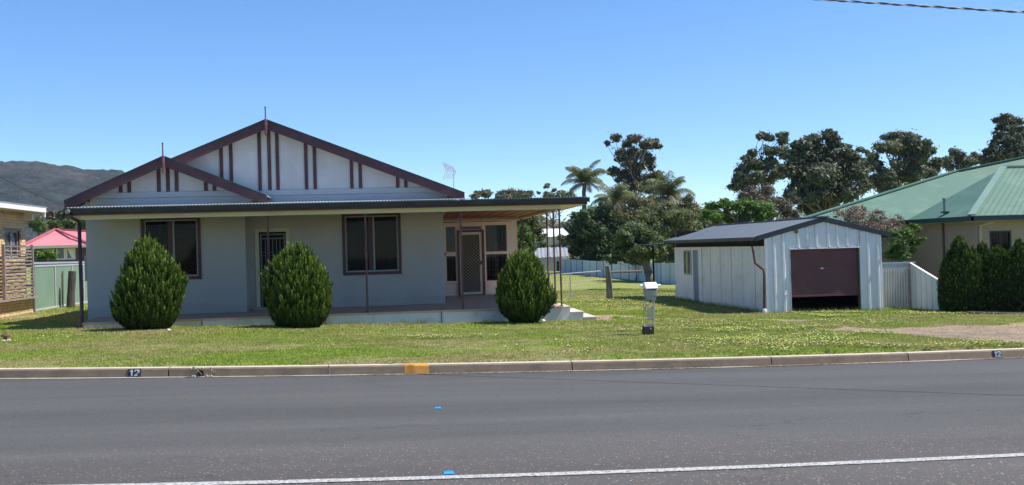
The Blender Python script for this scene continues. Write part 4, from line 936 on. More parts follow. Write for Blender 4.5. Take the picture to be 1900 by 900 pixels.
M().bar(E2+Vector((0, 0, .04)), Ap+Vector((0, 0, .04)), .24, .05).build('hip_cap', GREENC, gn); M().bar(Ap+Vector((0, 0, .04)), Ar+Vector((0, 0, .04)), .18, .05).build('ridge_cap', GREENC, gn)
M().bar(E0+Vector((0, 0, .04)), R1+Vector((0, 0, .04)), .2, .05).build('hip_cap', GREENR, gn); M().bar(R1+Vector((0, 0, .03)), R2+Vector((0, 0, .03)), .2, .05).build('ridge_cap', GREENR, gn)
for A_, B_ in ((E1, E2), ):
    M().prism([A_+Vector((-.12, 0, .0)), A_+Vector((0, 0, .0)), A_+Vector((0, 0, -.16)), A_+Vector((-.12, 0, -.16))], B_-A_+Vector((0, -.12, 0))).build('gutter', GREEND, gn)
M().box(E2.x-.1, Y2-.12, E2.z-.16, E3.x, Y2, E2.z).build('gutter', GREEND, gn); M().box(E2.x-.1, Y2-.13, E2.z-.0, E3.x, Y2-.1, E2.z+.02).build('gutter_lip', FENCEP, gn)
M().box(E0.x, 33.9, E2.z-.16, E1.x-.13, 34.0, E2.z).build('gutter', GREEND, gn)
wt = E2.z-.17; wx = E2.x+.45
wq0, wq1 = at(1836, 450, Y2+.5).x, at(1877, 450, Y2+.5).x; wz0, wz1 = at(1850, 470, Y2+.5).z, at(1850, 428, Y2+.5).z
wall('wall', HOUSEB, gn, wx, E3.x, -.8, wt, Y2+.5, .2, [(wq0, wq1, wz0, wz1)]); box('wall', HOUSEB, gn, wx, Y2+.7, -.8, wx+.2, 35, wt)
box('wall', HOUSEB, gn, E0.x+.6, 34.5, -.8, wx, 34.7, wt)
box('soffit', mat('tan_soffit', (.4, .33, .25), .8), gn, E2.x+.0, Y2+.0, wt-.01, E3.x, Y2+.49, wt+.012); box('soffit', HOUSEB, gn, E0.x, 34.01, wt-.01, E2.x-.01, 34.49, wt+.01)
q = M(); q.box(wq0, Y2+.5, wz0, wq0+.06, Y2+.58, wz1); q.box(wq1-.06, Y2+.5, wz0, wq1, Y2+.58, wz1); q.box((wq0+wq1)/2-.02, Y2+.52, wz0, (wq0+wq1)/2+.02, Y2+.56, wz1); q.box(wq0+.06, Y2+.5, wz1-.06, wq1-.06, Y2+.58, wz1); w_ = q.build('window', TRIMD, gn)
box('pane', GLASS, w_, wq0+.06, Y2+.54, wz0, wq1-.06, Y2+.55, wz1-.06); box('curtain', CURT, w_, (wq0+wq1)/2+.1, Y2+.8, wz0, wq1-.1, Y2+.82, wz1); box('recess', DARK, w_, wq0-.2, Y2+1.0, wz0-.2, wq1+.2, Y2+1.02, wz1+.2)
M().tube([(wx+.35, Y2+.0, wt-.02), (wx+.12, Y2+.42, wt-.14), (wx+.12, Y2+.44, wt-.4), (wx+.12, Y2+.44, -.6)], .045, 8).build('downpipe', mat('tan_downpipe', (.42, .36, .27), .5), gn)
xx = at(1757, 450, 33).x; M().tube([(wx-.04, 32.4, wt), (wx-.04, 32.4, -.5)], .04, 6).build('downpipe', PBR, gn)
v0 = at(1753, 394, 32); M().lathe([(.05, -.15), (.05, .42), (.07, .42), (.07, .50), (.02, .52)], v0, 10).build('vent_pipe', GREENC, gn)
box('flashing', GREEND, gn, v0.x-.1, v0.y-.12, v0.z-.02, v0.x+.1, v0.y+.1, v0.z+.03)

# ------------------------------------------------------------------ street things
def mailbox():
    g0 = gat(1203, 622); b0 = at(1203, 622, g0.y); k = g0.y
    mb = thing('mailbox', 'white letterbox with newspaper tube on a pale wrought iron lattice stand', 'mailbox', g0)
    w = (at(1213, 600, k)-at(1193, 600, k)).x; x0 = at(1196, 600, k).x; x1 = at(1211.5, 600, k).x; y0, y1_ = k-.02, k+.13
    zb0 = g0.z-.05; zl = at(1203, 606, k).z; zt0 = at(1206, 556, k).z
    lean = at(1210, 530, k).x-at(1204, 620, k).x; hfull = at(1210, 530, k).z-zb0
    def L(x, y, z): return (x+lean*(z-zb0)/hfull*.55, y, z)
    q = M()
    for (a, c) in ((x0, y0), (x1, y0), (x0, y1_), (x1, y1_), (x0+w*.3, y0), (x0+w*.68, y0)): q.tube([L(a, c, zb0), L(a, c, zt0)], .0075, 5)
    for z in (zl, (zl+zt0)/2-.12, (zl+zt0)/2+.1, zt0): q.tube([L(x0, y0, z), L(x1, y0, z), L(x1, y1_, z), L(x0, y1_, z), L(x0, y0, z)], .006, 5)
    # diamond lattice bands and scrolls
    for (za_, zb_) in (((zl+zt0)/2-.12, (zl+zt0)/2+.1), (zl-.0, zl+.05)):
        n_ = 4; xs_ = np.linspace(x0+w*.12, x1-w*.12, n_+1); nz = max(1, round((zb_-za_)/((x1-x0)*.76/n_)))
        zs_ = np.linspace(za_, zb_, nz+1)
        for i in range(n_):
            for j in range(nz):
                q.tube([L(xs_[i], y0-.004, zs_[j]), L(xs_[i+1], y0-.004, zs_[j+1])], .006, 4); q.tube([L(xs_[i+1], y0+.004, zs_[j]), L(xs_[i], y0+.004, zs_[j+1])], .006, 4)
    q.build('lattice_stand', LATT, mb)
    M().prism([L(x0-.005, y0-.012, zb0), L(x1+.005, y0-.012, zb0), L(x1+.005, y0-.012, zl), L(x0-.005, y0-.012, zl)], (0, .25, 0)).build('base_box', mat('dark_pot', (.045, .032, .025), .8, .3, 10), mb, .004)
    bz0 = at(1208, 549, k).z; bz1 = at(1208, 535, k).z; rz = at(1208, 524, k).z
    a, b_ = at(1198, 545, k).x, at(1218.5, 545, k).x
    box('panel', LATT, mb, a+.02, y0, zt0-.005, b_-.02, y1_-.02, bz0-.002)
    box('box', MAILC, mb, a, y0-.02, bz0, b_, y1_+.05, bz1, .008)
    q = M(); e = .012; ym = (y0+y1_)/2+.02
    q.prism([(a-e, y0-.06, bz1+.002), (a-e, y1_+.09, bz1+.002), (a-e, ym+.03, rz), (a-e, ym-.03, rz)], (b_-a+2*e, 0, 0)); q.build('lid', MAILW, mb, .008)
    zt_ = (bz1+rz)/2-.01; M().tube([(a-.09, ym-.0, zt_), (b_+.10, ym, zt_)], .027, 12).build('newspaper_tube', MAILW, mb)
    box('slot', DARK, mb, a+.03, y0-.024, bz1-.035, b_-.03, y0-.021, bz1-.02)
    M().tube([(x0+w*.5, y0-.03, zl-.04), (x0+w*.5, y0-.013, zl-.04)], .018, 10).build('badge', MAILC, mb)
mailbox()
# raised blue road reflectors
for (px_, py_, sc_, lab) in ((812, 757.5, .85, 'small blue reflective road marker in the middle of the far lane'), (832, 878, 1.0, 'blue reflective road marker beside the white centre line')):
    g0 = gat(px_, py_); d_ = ray(px_, py_); t_ = (0-H)/(d_[2]+SX*d_[0]); x, y = d_[0]*t_, d_[1]*t_; z = float(slope(x)); h = .016*sc_
    r_ = thing('road_marker', lab, 'road marker', (x, y, z), 'blue raised markers on the asphalt'); w = .047*sc_
    q = M(); b0 = len(q.v); q.v += [(x-w, y-w*.9, z-.003), (x+w, y-w*.9, z-.003), (x+w, y+w*.9, z-.003), (x-w, y+w*.9, z-.003), (x-w*.75, y-w*.35, z+h), (x+w*.75, y-w*.35, z+h), (x+w*.75, y+w*.35, z+h), (x-w*.75, y+w*.35, z+h)]
    q.f += [(0, 3, 2, 1), (4, 5, 6, 7), (0, 1, 5, 4), (1, 2, 6, 5), (2, 3, 7, 6), (3, 0, 4, 7)]; q.build('body', BLUE, r_, .003)
    M().prism([(x-w*.8, y-w*.82, z+h*.18), (x+w*.8, y-w*.82, z+h*.18), (x+w*.66, y-w*.42, z+h*.9), (x-w*.66, y-w*.42, z+h*.9)], (0, -.002, .001)).build('lens', mat('blue_lens', (.04, .34, .66), .2, spec=.8), r_)
# stopcock cap on a stone, far left
g0 = gat(8, 634); hy = thing('stopcock', 'rusty round stopcock cap above pale stones at the left edge of the lawn', 'stopcock', g0)
M().lathe([(.035, 0), (.035, .08), (.075, .085), (.08, .10), (.06, .135), (.02, .15), (.018, .17)], (g0.x+.02, g0.y, g0.z+.01), 12).build('cap', RUST, hy, smooth=False)
for k in range(5):
    a = random.uniform(0, 6.3); rr2 = random.uniform(.03, .055); cx, cy = g0.x+.09*math.cos(a), g0.y+.06*math.sin(a)-.03
    M().lathe([(.3*rr2, -.02), (rr2, 0), (rr2*1.05, rr2*.5), (rr2*.6, rr2*.95), (rr2*.1, rr2)], (cx, cy, g0.z), 7).build('stone', STONE, hy)
# crumbled drain outlet with dry leaves at the kerb
dx_ = gat(378, 695).x; dy_ = float(kerb_y(dx_)); dz_ = float(slope(dx_))
do = thing('drain_outlet', 'broken stormwater outlet with rubble and dry leaves in the kerb', 'drain', (dx_, dy_-.05, dz_))
M().tube([(dx_, dy_+.06, dz_+.055), (dx_, dy_-.045, dz_+.055)], .045, 12).build('pipe', RUST, do); M().tube([(dx_, dy_-.044, dz_+.055), (dx_, dy_-.047, dz_+.055)], .034, 12).build('hole', DARK, do)
for k in range(9):
    x = dx_+random.uniform(-.13, .16); r_ = random.uniform(.012, .03); M().lathe([(.3*r_, -.01), (r_, .005), (r_*.9, r_), (r_*.2, r_*1.4)], (x, dy_-.05-random.uniform(0, .04), dz_+random.choice((0, 0, .11))+.0), 6).build('rubble', STONE, do)
lf = M()
for k in range(26):
    c = Vector((dx_+random.uniform(-.16, .2), dy_-random.uniform(.03, .075), dz_+random.uniform(.0, .10))); u = Vector((random.uniform(-1, 1), random.uniform(-.3, .3), random.uniform(-1, 1))).normalized()*.03; w = Vector((random.uniform(-1, 1), -.3, random.uniform(-1, 1))).normalized()*.011
    lf.face(c-u, c+w, c+u, c-w)
lf.build('dry_leaves', mat('dry_leaf', (.38, .31, .2), .8, .3, 20), do, kind='stuff')
# litter
for (px_, py_, lab) in ((313, 616, 'white crumpled litter on the lawn before the left round bush'), (1008, 598, 'white litter beside the base of the right round bush')):
    g0 = gat(px_, py_); q = M(); q.lathe([(.02, 0), (.055, .012), (.045, .04), (.012, .05)], (g0.x, g0.y, g0.z+.02), 7); tag(q.build('litter', LITTER), lab, 'litter', 'scraps of white litter')
# overhead cables
def sag(A, B, n, s_): return [A.lerp(B, i/n)+Vector((0, 0, -s_*4*(i/n)*(1-i/n))) for i in range(n+1)]
A_, B_ = at(1540, .5, 12.0), at(1900, 22, 11.0); pts_ = sag(A_-(B_-A_)*1.5, B_+(B_-A_)*2.0, 260, .06); pts_ = [p_+Vector((0, 0, .055)) for p_ in pts_]
for ph_, m_, nm in ((0, CABLE, 'strand'), (math.pi, CABLEL, 'strand')):
    if ph_ == 0: cb = thing('service_cable', 'twisted overhead service cable crossing the top right of the sky', 'power line', A_)
    q = M(); P2 = []
    for i, p_ in enumerate(pts_):
        for j in range(3):
            pp_ = p_.lerp(pts_[min(i+1, len(pts_)-1)], j/3); a = (i+j/3)*.75+ph_; P2.append(pp_+Vector((0, math.cos(a)*.008, math.sin(a)*.008)))
    q.tube(P2[:-3], .0085, 6); q.build(nm, m_, cb, smooth=True)
for (a, b_, r_, lab) in (((-60, 286, 60), (330, 470, 75), .022, 'thin drooping black power line in front of the hill, the upper one'), ((-60, 300, 61), (330, 445, 95), .018, 'second thinner power line crossing the hill below the first')):
    A_, B_ = at(*a[:2], a[2]), at(*b_[:2], b_[2]); q = M(); q.tube(sag(A_-(B_-A_)*.5, B_, 30, .5), r_, 5); tag(q.build('power_line', CABLE), lab, 'power line', 'thin power lines before the hill')

# ------------------------------------------------------------------ foliage builders
def leaves(C, Rr, n, size, up=.3, squash=(1, 1, 1), aspect=.5, shell=.55, tilt=.6, droop=0, lo=0, hi=1, seed=0):
    "C (k,3) clump centres, Rr radii; returns quads spread through the outer volume of the clumps"
    g = np.random.default_rng(seed+11); C = np.asarray(C, float); Rr = np.asarray(Rr, float)
    w = Rr**2.2; w = w/w.sum(); id_ = g.choice(len(C), n, p=w); sub = 14
    so_ = g.normal(size=(len(C), sub, 3)); so_ /= np.linalg.norm(so_, axis=2)[:, :, None]; so_ *= (g.random((len(C), sub, 1))**.45)*.85*(1-.25*(1-shell)); so_[..., 2] = so_[..., 2]*.75+.05
    sr_ = g.uniform(.40, .85, (len(C), sub)); si = g.integers(0, sub, n)
    d = g.normal(size=(n, 3)); d /= np.linalg.norm(d, axis=1)[:, None]; rad = np.abs(g.normal(size=n))*.62*np.where(g.random(n) < .16, 1.55, 1)
    d2 = d*np.array([1, 1, .62]); P = C[id_]+(so_[id_, si]+d2*(sr_[id_, si]*rad)[:, None])*Rr[id_][:, None]*np.array(squash)
    d = d+so_[id_, si]*.6+np.array([0, 0, .35])
    nrm = d+g.normal(size=(n, 3))*tilt; nrm /= np.linalg.norm(nrm, axis=1)[:, None]
    a = np.cross(nrm, g.normal(size=(n, 3))); a[:, 2] -= droop; a /= np.linalg.norm(a, axis=1)[:, None]; b_ = np.cross(nrm, a); b_ /= np.maximum(np.linalg.norm(b_, axis=1)[:, None], .1)
    s_ = size*(.6+.8*g.random(n)); a *= s_[:, None]; b_ *= (s_*aspect)[:, None]
    V = np.stack([P-a, P+b_*.9-a*.1, P+a, P-b_*.9-a*.1], 1).reshape(-1, 3)
    ct = g.random((len(C), sub))[id_, si]*.5; tint = np.clip(lo+(hi-lo)*(ct+.5*g.random(n)), 0, 1)
    return V, np.arange(4*n).reshape(-1, 4), np.repeat(tint, 4)
def limb(q, a, b_, r0, r1, bend=.12):
    a = Vector(a); b_ = Vector(b_); L = (b_-a).length; m1 = a.lerp(b_, .35)+Vector((random.uniform(-1, 1), random.uniform(-1, 1), random.uniform(-.3, .6)))*L*bend; m2 = a.lerp(b_, .7)+Vector((random.uniform(-1, 1), random.uniform(-1, 1), random.uniform(-.3, .6)))*L*bend*.7
    q.tube([a, m1, m2, b_], [r0, r0*.75+r1*.25, r0*.4+r1*.6, r1], 6)
def px_clumps(spec, Y, spread=1.0, seed=0, extra=0):
    "clumps given by where they stand in the view, spread in depth about Y"
    g = np.random.default_rng(seed+5); C = []; Rr = []
    for (x, y, r_) in spec:
        rw = r_*Y/F; dy = g.uniform(-1, 1)*spread*rw*1.5; p_ = at(x, y, Y+dy); C.append(tuple(p_)); Rr.append(rw)
        for _ in range(extra):
            o_ = g.normal(size=3); o_ /= np.linalg.norm(o_); C.append((p_.x+o_[0]*rw*.85, p_.y+o_[1]*rw*1.3, p_.z+o_[2]*rw*.72)); Rr.append(rw*g.uniform(.35, .7))
    return C, Rr
def tree(name, label, spec, Y, base, m_, bark, n, size, group=None, tr=.25, fork=.35, **k):
    seed = k.pop('seed', 0); spread = k.pop('spread', 1.2); extra = k.pop('extra', 3)
    C, Rr = px_clumps(spec, Y, spread, seed, extra); b0 = at(base[0], base[1], Y); b0.z = min(b0.z, float(gz(b0.x, Y)))-.1
    t_ = thing(name, label, k.pop('cat', 'tree'), b0, group)
    cen = np.mean(C, 0); top_ = Vector(b0).lerp(Vector(cen), .0); fk = Vector((b0.x*(1-fork)+cen[0]*fork, b0.y, b0.z+(cen[2]-b0.z)*fork*1.2))
    q = M(); q.tube([b0, Vector(b0).lerp(fk, .5)+Vector((random.uniform(-.1, .1), 0, 0)), fk], [tr, tr*.8, tr*.7], 8)
    cc = Vector(cen); hub = fk.lerp(cc, .5); q.tube([fk, hub, hub.lerp(Vector((cen[0], cen[1], max(c[2] for c in C))), .7)], [tr*.7, tr*.5, tr*.15], 7)
    for (c, r_) in zip(C, Rr):
        if r_ < np.median(Rr)*1.05 and random.random() < .75: continue
        st_ = fk.lerp(hub, random.random()) if c[2] < cc.z else hub.lerp(Vector((cen[0], cen[1], c[2])), random.random()*.5)
        limb(q, st_, c, tr*.20, tr*.04)
    q.build('trunk', bark, t_, smooth=True)
    V, Fq, ti = leaves(C, Rr, n, size, seed=seed, **k); bulk('crown', V, Fq, m_, t_, ti)
    return t_
GUM = leafmat('gum_leaf', (.06, .074, .034), (.145, .160, .080), (.28, .29, .165), .3)
GUMR = leafmat('reddish_gum_leaf', (.070, .072, .038), (.155, .150, .085), (.29, .265, .17), .3)
GUMD = leafmat('dark_gum_leaf', (.040, .052, .024), (.095, .110, .055), (.21, .225, .13), .25)
OLIVE = leafmat('olive_leaf', (.04, .06, .016), (.105, .145, .042), (.20, .24, .085), .35)
CYP = leafmat('dark_cypress_leaf', (.018, .036, .011), (.052, .090, .026), (.12, .165, .055), .25)
LIME = leafmat('bright_green_leaf', (.04, .085, .012), (.11, .20, .03), (.22, .34, .07), .4)
BROWN = leafmat('brown_twig', (.055, .043, .03), (.11, .085, .06), (.19, .15, .11), .1)
BLOS = leafmat('blossom_leaf', (.10, .09, .05), (.23, .17, .12), (.42, .30, .25), .3)
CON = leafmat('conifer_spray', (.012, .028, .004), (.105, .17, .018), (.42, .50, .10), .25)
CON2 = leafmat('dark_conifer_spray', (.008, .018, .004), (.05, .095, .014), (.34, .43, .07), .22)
CORE = mat('core_shade', (.012, .016, .006), 1, .2, 5)

# conifer bushes ----------------------------------------------------
def conifer(name, label, c, rad, z0, z1, m_, prof, nspr, group, seed, spr=.26, wid=.040, cat='bush', lean=0):
    g = np.random.default_rng(seed); Hh = z1-z0; t_ = thing(name, label, cat, (c[0], c[1], z0), group)
    pt, pr_ = zip(*prof)
    lob = [(g.uniform(0, 6.28), g.uniform(.15, .8), g.uniform(.04, .17)) for _ in range(14)]
    def R_(t, a):
        r_ = np.interp(t, pt, pr_)*rad
        for (la, lt_, lm) in lob: r_ = r_+rad*lm*np.exp(-((np.angle(np.exp(1j*(a-la)))/.55)**2+((t-lt_)/.18)**2))-rad*.004
        return r_
    q = M(); q.lathe([(max(.02, r_*rad*.62), z0+t*Hh*.93) for t, r_ in prof], (c[0], c[1], 0), 20); q.build('light_block_core', CORE, t_)  # solid near-black body added to block light, inner shade put into its colour
    M().tube([(c[0], c[1], z0-.15), (c[0], c[1], z0+.35)], [.07, .06], 8).build('trunk', BARK, t_)
    tt = g.random(nspr*3); w = np.interp(tt, pt, pr_)+.15; tt = tt[g.random(nspr*3) < w/1.15][:nspr]; n = len(tt); a = g.random(n)*2*math.pi
    rr3 = R_(tt, a)*(.70+.30*g.random(n)**.8); base = np.stack([c[0]+np.cos(a)*rr3, c[1]+np.sin(a)*rr3, z0+tt*Hh*.97], 1)
    out = np.stack([np.cos(a), np.sin(a), np.zeros(n)], 1); flare = .15+.35*(1-tt); L = spr*(.5+1.0*g.random(n))
    up = out*flare[:, None]+np.array([0, 0, 1.]); up += g.normal(size=(n, 3))*.08; up /= np.linalg.norm(up, axis=1)[:, None]
    nl = 56; s_ = g.random((n, nl)); W_ = wid*np.sin(np.pi*np.clip(s_*.9+.12, 0, 1))
    tang = np.cross(out, up); off = g.normal(size=(n, nl, 2))*.6
    P = base[:, None]+up[:, None]*((s_-.35)*L[:, None])[..., None]+(tang[:, None]*off[..., :1]+out[:, None]*off[..., 1:])*W_[..., None]
    P = P.reshape(-1, 3); N_ = len(P); U_ = np.repeat(up, nl, 0)+g.normal(size=(N_, 3))*.22; U_ /= np.linalg.norm(U_, axis=1)[:, None]
    T_ = np.cross(U_, np.repeat(out, nl, 0)+g.normal(size=(N_, 3))*.7); T_ /= np.maximum(np.linalg.norm(T_, axis=1)[:, None], .1)
    ll = .028*(.6+.8*g.random(N_))*(spr/.2)**.3; U_ *= ll[:, None]; T_ *= (ll*.32)[:, None]
    V = np.stack([P-U_*.7, P+T_, P+U_*1.2, P-T_], 1).reshape(-1, 3)
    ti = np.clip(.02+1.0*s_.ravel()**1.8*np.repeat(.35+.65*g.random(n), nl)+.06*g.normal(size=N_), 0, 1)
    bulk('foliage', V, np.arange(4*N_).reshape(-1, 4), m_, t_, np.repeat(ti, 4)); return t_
EGG = [(0, .45), (.06, .74), (.15, .93), (.3, 1), (.45, .96), (.62, .80), (.78, .64), (.9, .44), (.97, .26), (1, .08)]
grp = 'clipped conifers in front of the verandah'
for (pl_, pr2, ptop, pbase, Y, lab, sd, prf_) in (
        (202, 346, 440, 612, 22.85, 'tall egg shaped conifer bush below the left verandah window', 1, EGG),
        (483, 628, 450, 606, 22.85, 'egg shaped conifer bush hiding part of the front door', 2, [(0, .45), (.06, .74), (.15, .92), (.3, 1), (.45, .98), (.62, .86), (.78, .64), (.9, .42), (.97, .24), (1, .03)]),
        (918, 1027, 468, 601, 23.05, 'smaller darker conifer bush at the right end of the verandah', 3, [(0, .3), (.06, .52), (.15, .78), (.3, .98), (.5, 1), (.68, .93), (.82, .76), (.92, .60), (.98, .42), (1, .2)])):
    cx = at((pl_+pr2)/2, 550, Y).x; rad = (at(pr2, 550, Y).x-at(pl_, 550, Y).x)/2*.82
    z0 = float(lawn_z(np.array(cx), np.array(Y)))-.02; z1 = at((pl_+pr2)/2, ptop, Y).z-.10
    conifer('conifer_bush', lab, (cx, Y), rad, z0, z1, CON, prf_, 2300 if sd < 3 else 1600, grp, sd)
CONE = [(0, .85), (.1, .98), (.3, 1), (.5, .96), (.65, .88), (.8, .70), (.9, .46), (.97, .22), (1, .04)]
for k, (px_, ptop, Y, rad, lab) in enumerate(((1764, 468, 25.2, .30, 'low dark conifer shoulder at the left end of the neighbour hedge'), (1782, 437, 25.0, .40, 'tallest dark conifer near the left end of the neighbour hedge'), (1803, 460, 24.9, .34, 'low dark conifer just right of the tallest one in the neighbour hedge'),
        (1823, 451, 25.2, .36, 'narrow pointed conifer in the middle of the neighbour hedge'), (1853, 458, 24.6, .38, 'dark conifer right of the narrow pointed one in the neighbour hedge'), (1874, 472, 24.5, .32, 'lowest dark conifer before the right edge of the photo'), (1893, 447, 24.2, .42, 'dark conifer at the right edge of the frame in the neighbour hedge'), (1935, 440, 23.8, .45, 'outermost dark conifer of the neighbour hedge, cut by the frame'))):
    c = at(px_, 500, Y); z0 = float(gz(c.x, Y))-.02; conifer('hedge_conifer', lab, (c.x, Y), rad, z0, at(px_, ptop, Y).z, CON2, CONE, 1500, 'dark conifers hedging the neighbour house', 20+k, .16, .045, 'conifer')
hb = thing('hedge_bed', 'dark mulch bed with stone edging under the conifer hedge', 'garden bed', (16.3, 24, -.4))
q = M(); q.prism([(15.35, 25.35, -.7), (15.2, 24.0, -.7), (16.0, 22.6, -.7), (22, 22.2, -.7), (22, 26, -.7)], (0, 0, .36)); q.build('soil', TAR, hb)

# trees -------------------------------------------------------------
tg = 'gum trees rising behind the garage'
tree('gum_tree', 'tall sparse gum tree with rounded reddish leaf clumps behind the palms', [(1141, 254, 9), (1127, 265, 5), (1178, 256, 12), (1164, 268, 9), (1196, 270, 10), (1212, 266, 11), (1219, 272, 7), (1153, 282, 10), (1172, 280, 12), (1190, 288, 13), (1150, 296, 9), (1203, 298, 12), (1140, 316, 10), (1131, 320, 6), (1167, 304, 13), (1185, 310, 13), (1208, 310, 8), (1162, 322, 12), (1180, 330, 13), (1220, 325, 11), (1200, 332, 12), (1150, 332, 8), (1175, 345, 14), (1200, 350, 14)], 88, (1182, 470), GUMR, BARKP, 42000, .15, seed=1, spread=1.5, extra=3, tr=.3, fork=.5, shell=.4, hi=.9)
tree('gum_tree', 'slim gum tree with umbrella clumps left of the dark gums', [(1419, 253, 9), (1410, 252, 6), (1429, 257, 8), (1450, 252, 10), (1453, 262, 9), (1427, 278, 12), (1452, 282, 14), (1397, 283, 9), (1392, 298, 13), (1412, 305, 13), (1380, 312, 12), (1372, 330, 13), (1400, 330, 16), (1432, 305, 14), (1445, 320, 15), (1362, 348, 9), (1385, 345, 14), (1425, 335, 13)], 86, (1420, 460), GUM, BARK, 52000, .155, tg, seed=2, extra=3, tr=.25, fork=.45, shell=.4, spread=1.6)
tree('gum_tree', 'broad dark gum tree directly behind the garage roof', [(1536, 252, 14), (1510, 262, 17), (1487, 268, 14), (1546, 268, 16), (1475, 290, 18), (1500, 290, 22), (1528, 285, 22), (1555, 290, 17), (1575, 285, 12), (1580, 302, 17), (1465, 315, 16), (1490, 325, 25), (1525, 322, 27), (1560, 322, 22), (1590, 325, 18), (1480, 350, 20), (1510, 358, 25), (1545, 358, 26), (1580, 355, 22), (1605, 345, 14), (1470, 368, 14), (1500, 385, 18), (1535, 388, 20)], 74, (1535, 470), GUMD, BARK, 100000, .165, tg, seed=3, extra=4, tr=.4, fork=.35, shell=.35, spread=1.4)
tree('gum_tree', 'pale round topped distant gum clumps peeping between the two dark gums', [(1575, 272, 6), (1596, 277, 6), (1608, 282, 5), (1588, 292, 8), (1600, 300, 9)], 98, (1590, 460), GUM, BARK, 5000, .16, tg, seed=31, extra=2, tr=.2)
tree('gum_tree', 'wide spreading gum tree above the left slope of the green roof', [(1650, 256, 14), (1672, 256, 15), (1693, 262, 14), (1635, 272, 12), (1660, 275, 18), (1685, 280, 18), (1712, 272, 14), (1722, 285, 13), (1705, 292, 15), (1620, 290, 11), (1612, 308, 12), (1630, 305, 10), (1735, 300, 11), (1730, 310, 13), (1690, 302, 18), (1665, 305, 12), (1640, 325, 17), (1665, 328, 18), (1692, 325, 18), (1718, 322, 15), (1625, 340, 14), (1650, 350, 16), (1600, 330, 9)], 82, (1670, 460), GUM, BARK, 85000, .165, tg, seed=4, extra=4, tr=.35, fork=.4, shell=.38, spread=1.5)
tree('gum_tree', 'low distant gum above the ridge of the green roof', [(1770, 283, 10), (1782, 288, 9), (1755, 295, 8), (1760, 305, 12), (1785, 302, 14), (1800, 300, 10), (1740, 305, 8), (1810, 292, 10), (1820, 298, 9)], 100, (1780, 440), GUM, BARK, 22000, .17, tg, seed=5, extra=3, tr=.25)
tree('gum_tree', 'tall dark gum tree cut by the right edge of the photo', [(1862, 222, 12), (1872, 220, 11), (1888, 228, 12), (1858, 235, 10), (1882, 242, 14), (1895, 250, 16), (1855, 254, 14), (1872, 262, 16), (1845, 268, 11), (1838, 282, 12), (1860, 284, 18), (1885, 280, 20), (1905, 272, 18), (1830, 296, 11), (1850, 300, 14), (1915, 250, 18), (1925, 280, 22)], 92, (1880, 440), GUMD, BARK, 50000, .16, tg, seed=6, extra=4, tr=.35, shell=.38, spread=1.5)
tree('scrub_tree', 'brownish wispy tree between the slim gum and the garage roof', [(1380, 362, 12), (1400, 358, 15), (1425, 356, 18), (1372, 378, 12), (1405, 378, 18), (1435, 375, 18), (1455, 385, 18), (1470, 395, 13), (1475, 375, 10), (1425, 396, 16)], 62, (1430, 470), BROWN, BARK, 40000, .09, seed=7, extra=3, tr=.15, aspect=.25, shell=.2, cat='tree')
tree('cypress_tree', 'dense dark green round tree above the back fence', [(1105, 398, 22), (1085, 410, 22), (1125, 405, 22), (1075, 432, 22), (1100, 430, 28), (1130, 430, 25), (1150, 420, 18), (1078, 455, 20), (1105, 458, 26), (1135, 456, 24), (1155, 445, 18), (1068, 468, 10), (1095, 474, 14), (1125, 476, 15), (1150, 470, 15), (1065, 445, 12)], 76, (1110, 500), CYP, BARK, 60000, .12, seed=8, extra=4, tr=.25, shell=.45)
tree('olive_tree', 'light green leafy tree overhanging the back fence', [(1172, 430, 20), (1195, 440, 20), (1182, 455, 20), (1160, 440, 16), (1205, 458, 18), (1165, 468, 14), (1185, 468, 14), (1215, 445, 16), (1150, 462, 12), (1208, 468, 15), (1225, 462, 14)], 48, (1209, 530), OLIVE, BARK, 45000, .085, seed=9, extra=4, tr=.30, fork=.35)
tree('olive_tree', 'tall grey green willowy tree behind the garage lean-to', [(1225, 400, 26), (1255, 405, 24), (1200, 405, 18), (1235, 430, 26), (1262, 430, 20), (1215, 428, 20), (1245, 455, 22), (1220, 458, 18), (1270, 400, 16), (1285, 420, 16), (1230, 480, 16), (1260, 476, 14), (1195, 425, 13)], 60, (1240, 525), leafmat('willowy_leaf', (.06, .075, .03), (.15, .175, .065), (.27, .29, .13), .4), BARK, 42000, .09, seed=10, extra=4, tr=.2, shell=.3)
tree('loquat_tree', 'glossy bright leaved tree right behind the garage roof', [(1320, 385, 13), (1340, 380, 12), (1360, 383, 14), (1385, 378, 13), (1405, 384, 14), (1425, 385, 11), (1325, 402, 14), (1350, 402, 14), (1380, 402, 16), (1410, 400, 14), (1310, 398, 9), (1430, 398, 8)], 44, (1370, 470), LIME, BARK, 16000, .10, seed=12, extra=3, tr=.15, aspect=.4)
tree('shrub', 'bright green shrub seen between the verandah posts', [(960, 430, 16), (975, 445, 16), (955, 455, 14), (985, 460, 12), (965, 470, 14), (945, 440, 10)], 50, (965, 500), LIME, BARK, 12000, .08, seed=13, extra=3, tr=.1, hi=.6, cat='shrub')
tree('shrub', 'olive green shrub beneath the distant white roof', [(1000, 458, 13), (1015, 465, 12), (990, 470, 12), (1030, 462, 10), (1045, 452, 9), (1040, 440, 8), (1052, 462, 8)], 90, (1010, 490), OLIVE, BARK, 9000, .13, seed=14, extra=3, tr=.12, cat='shrub')
tree('olive_tree', 'mid green tree behind the verandah beam, left of the white roof', [(965, 402, 14), (985, 408, 16), (975, 425, 16), (995, 425, 14), (950, 415, 12), (1000, 440, 12), (980, 440, 14)], 78, (980, 480), OLIVE, BARK, 14000, .13, seed=15, extra=3, tr=.2)
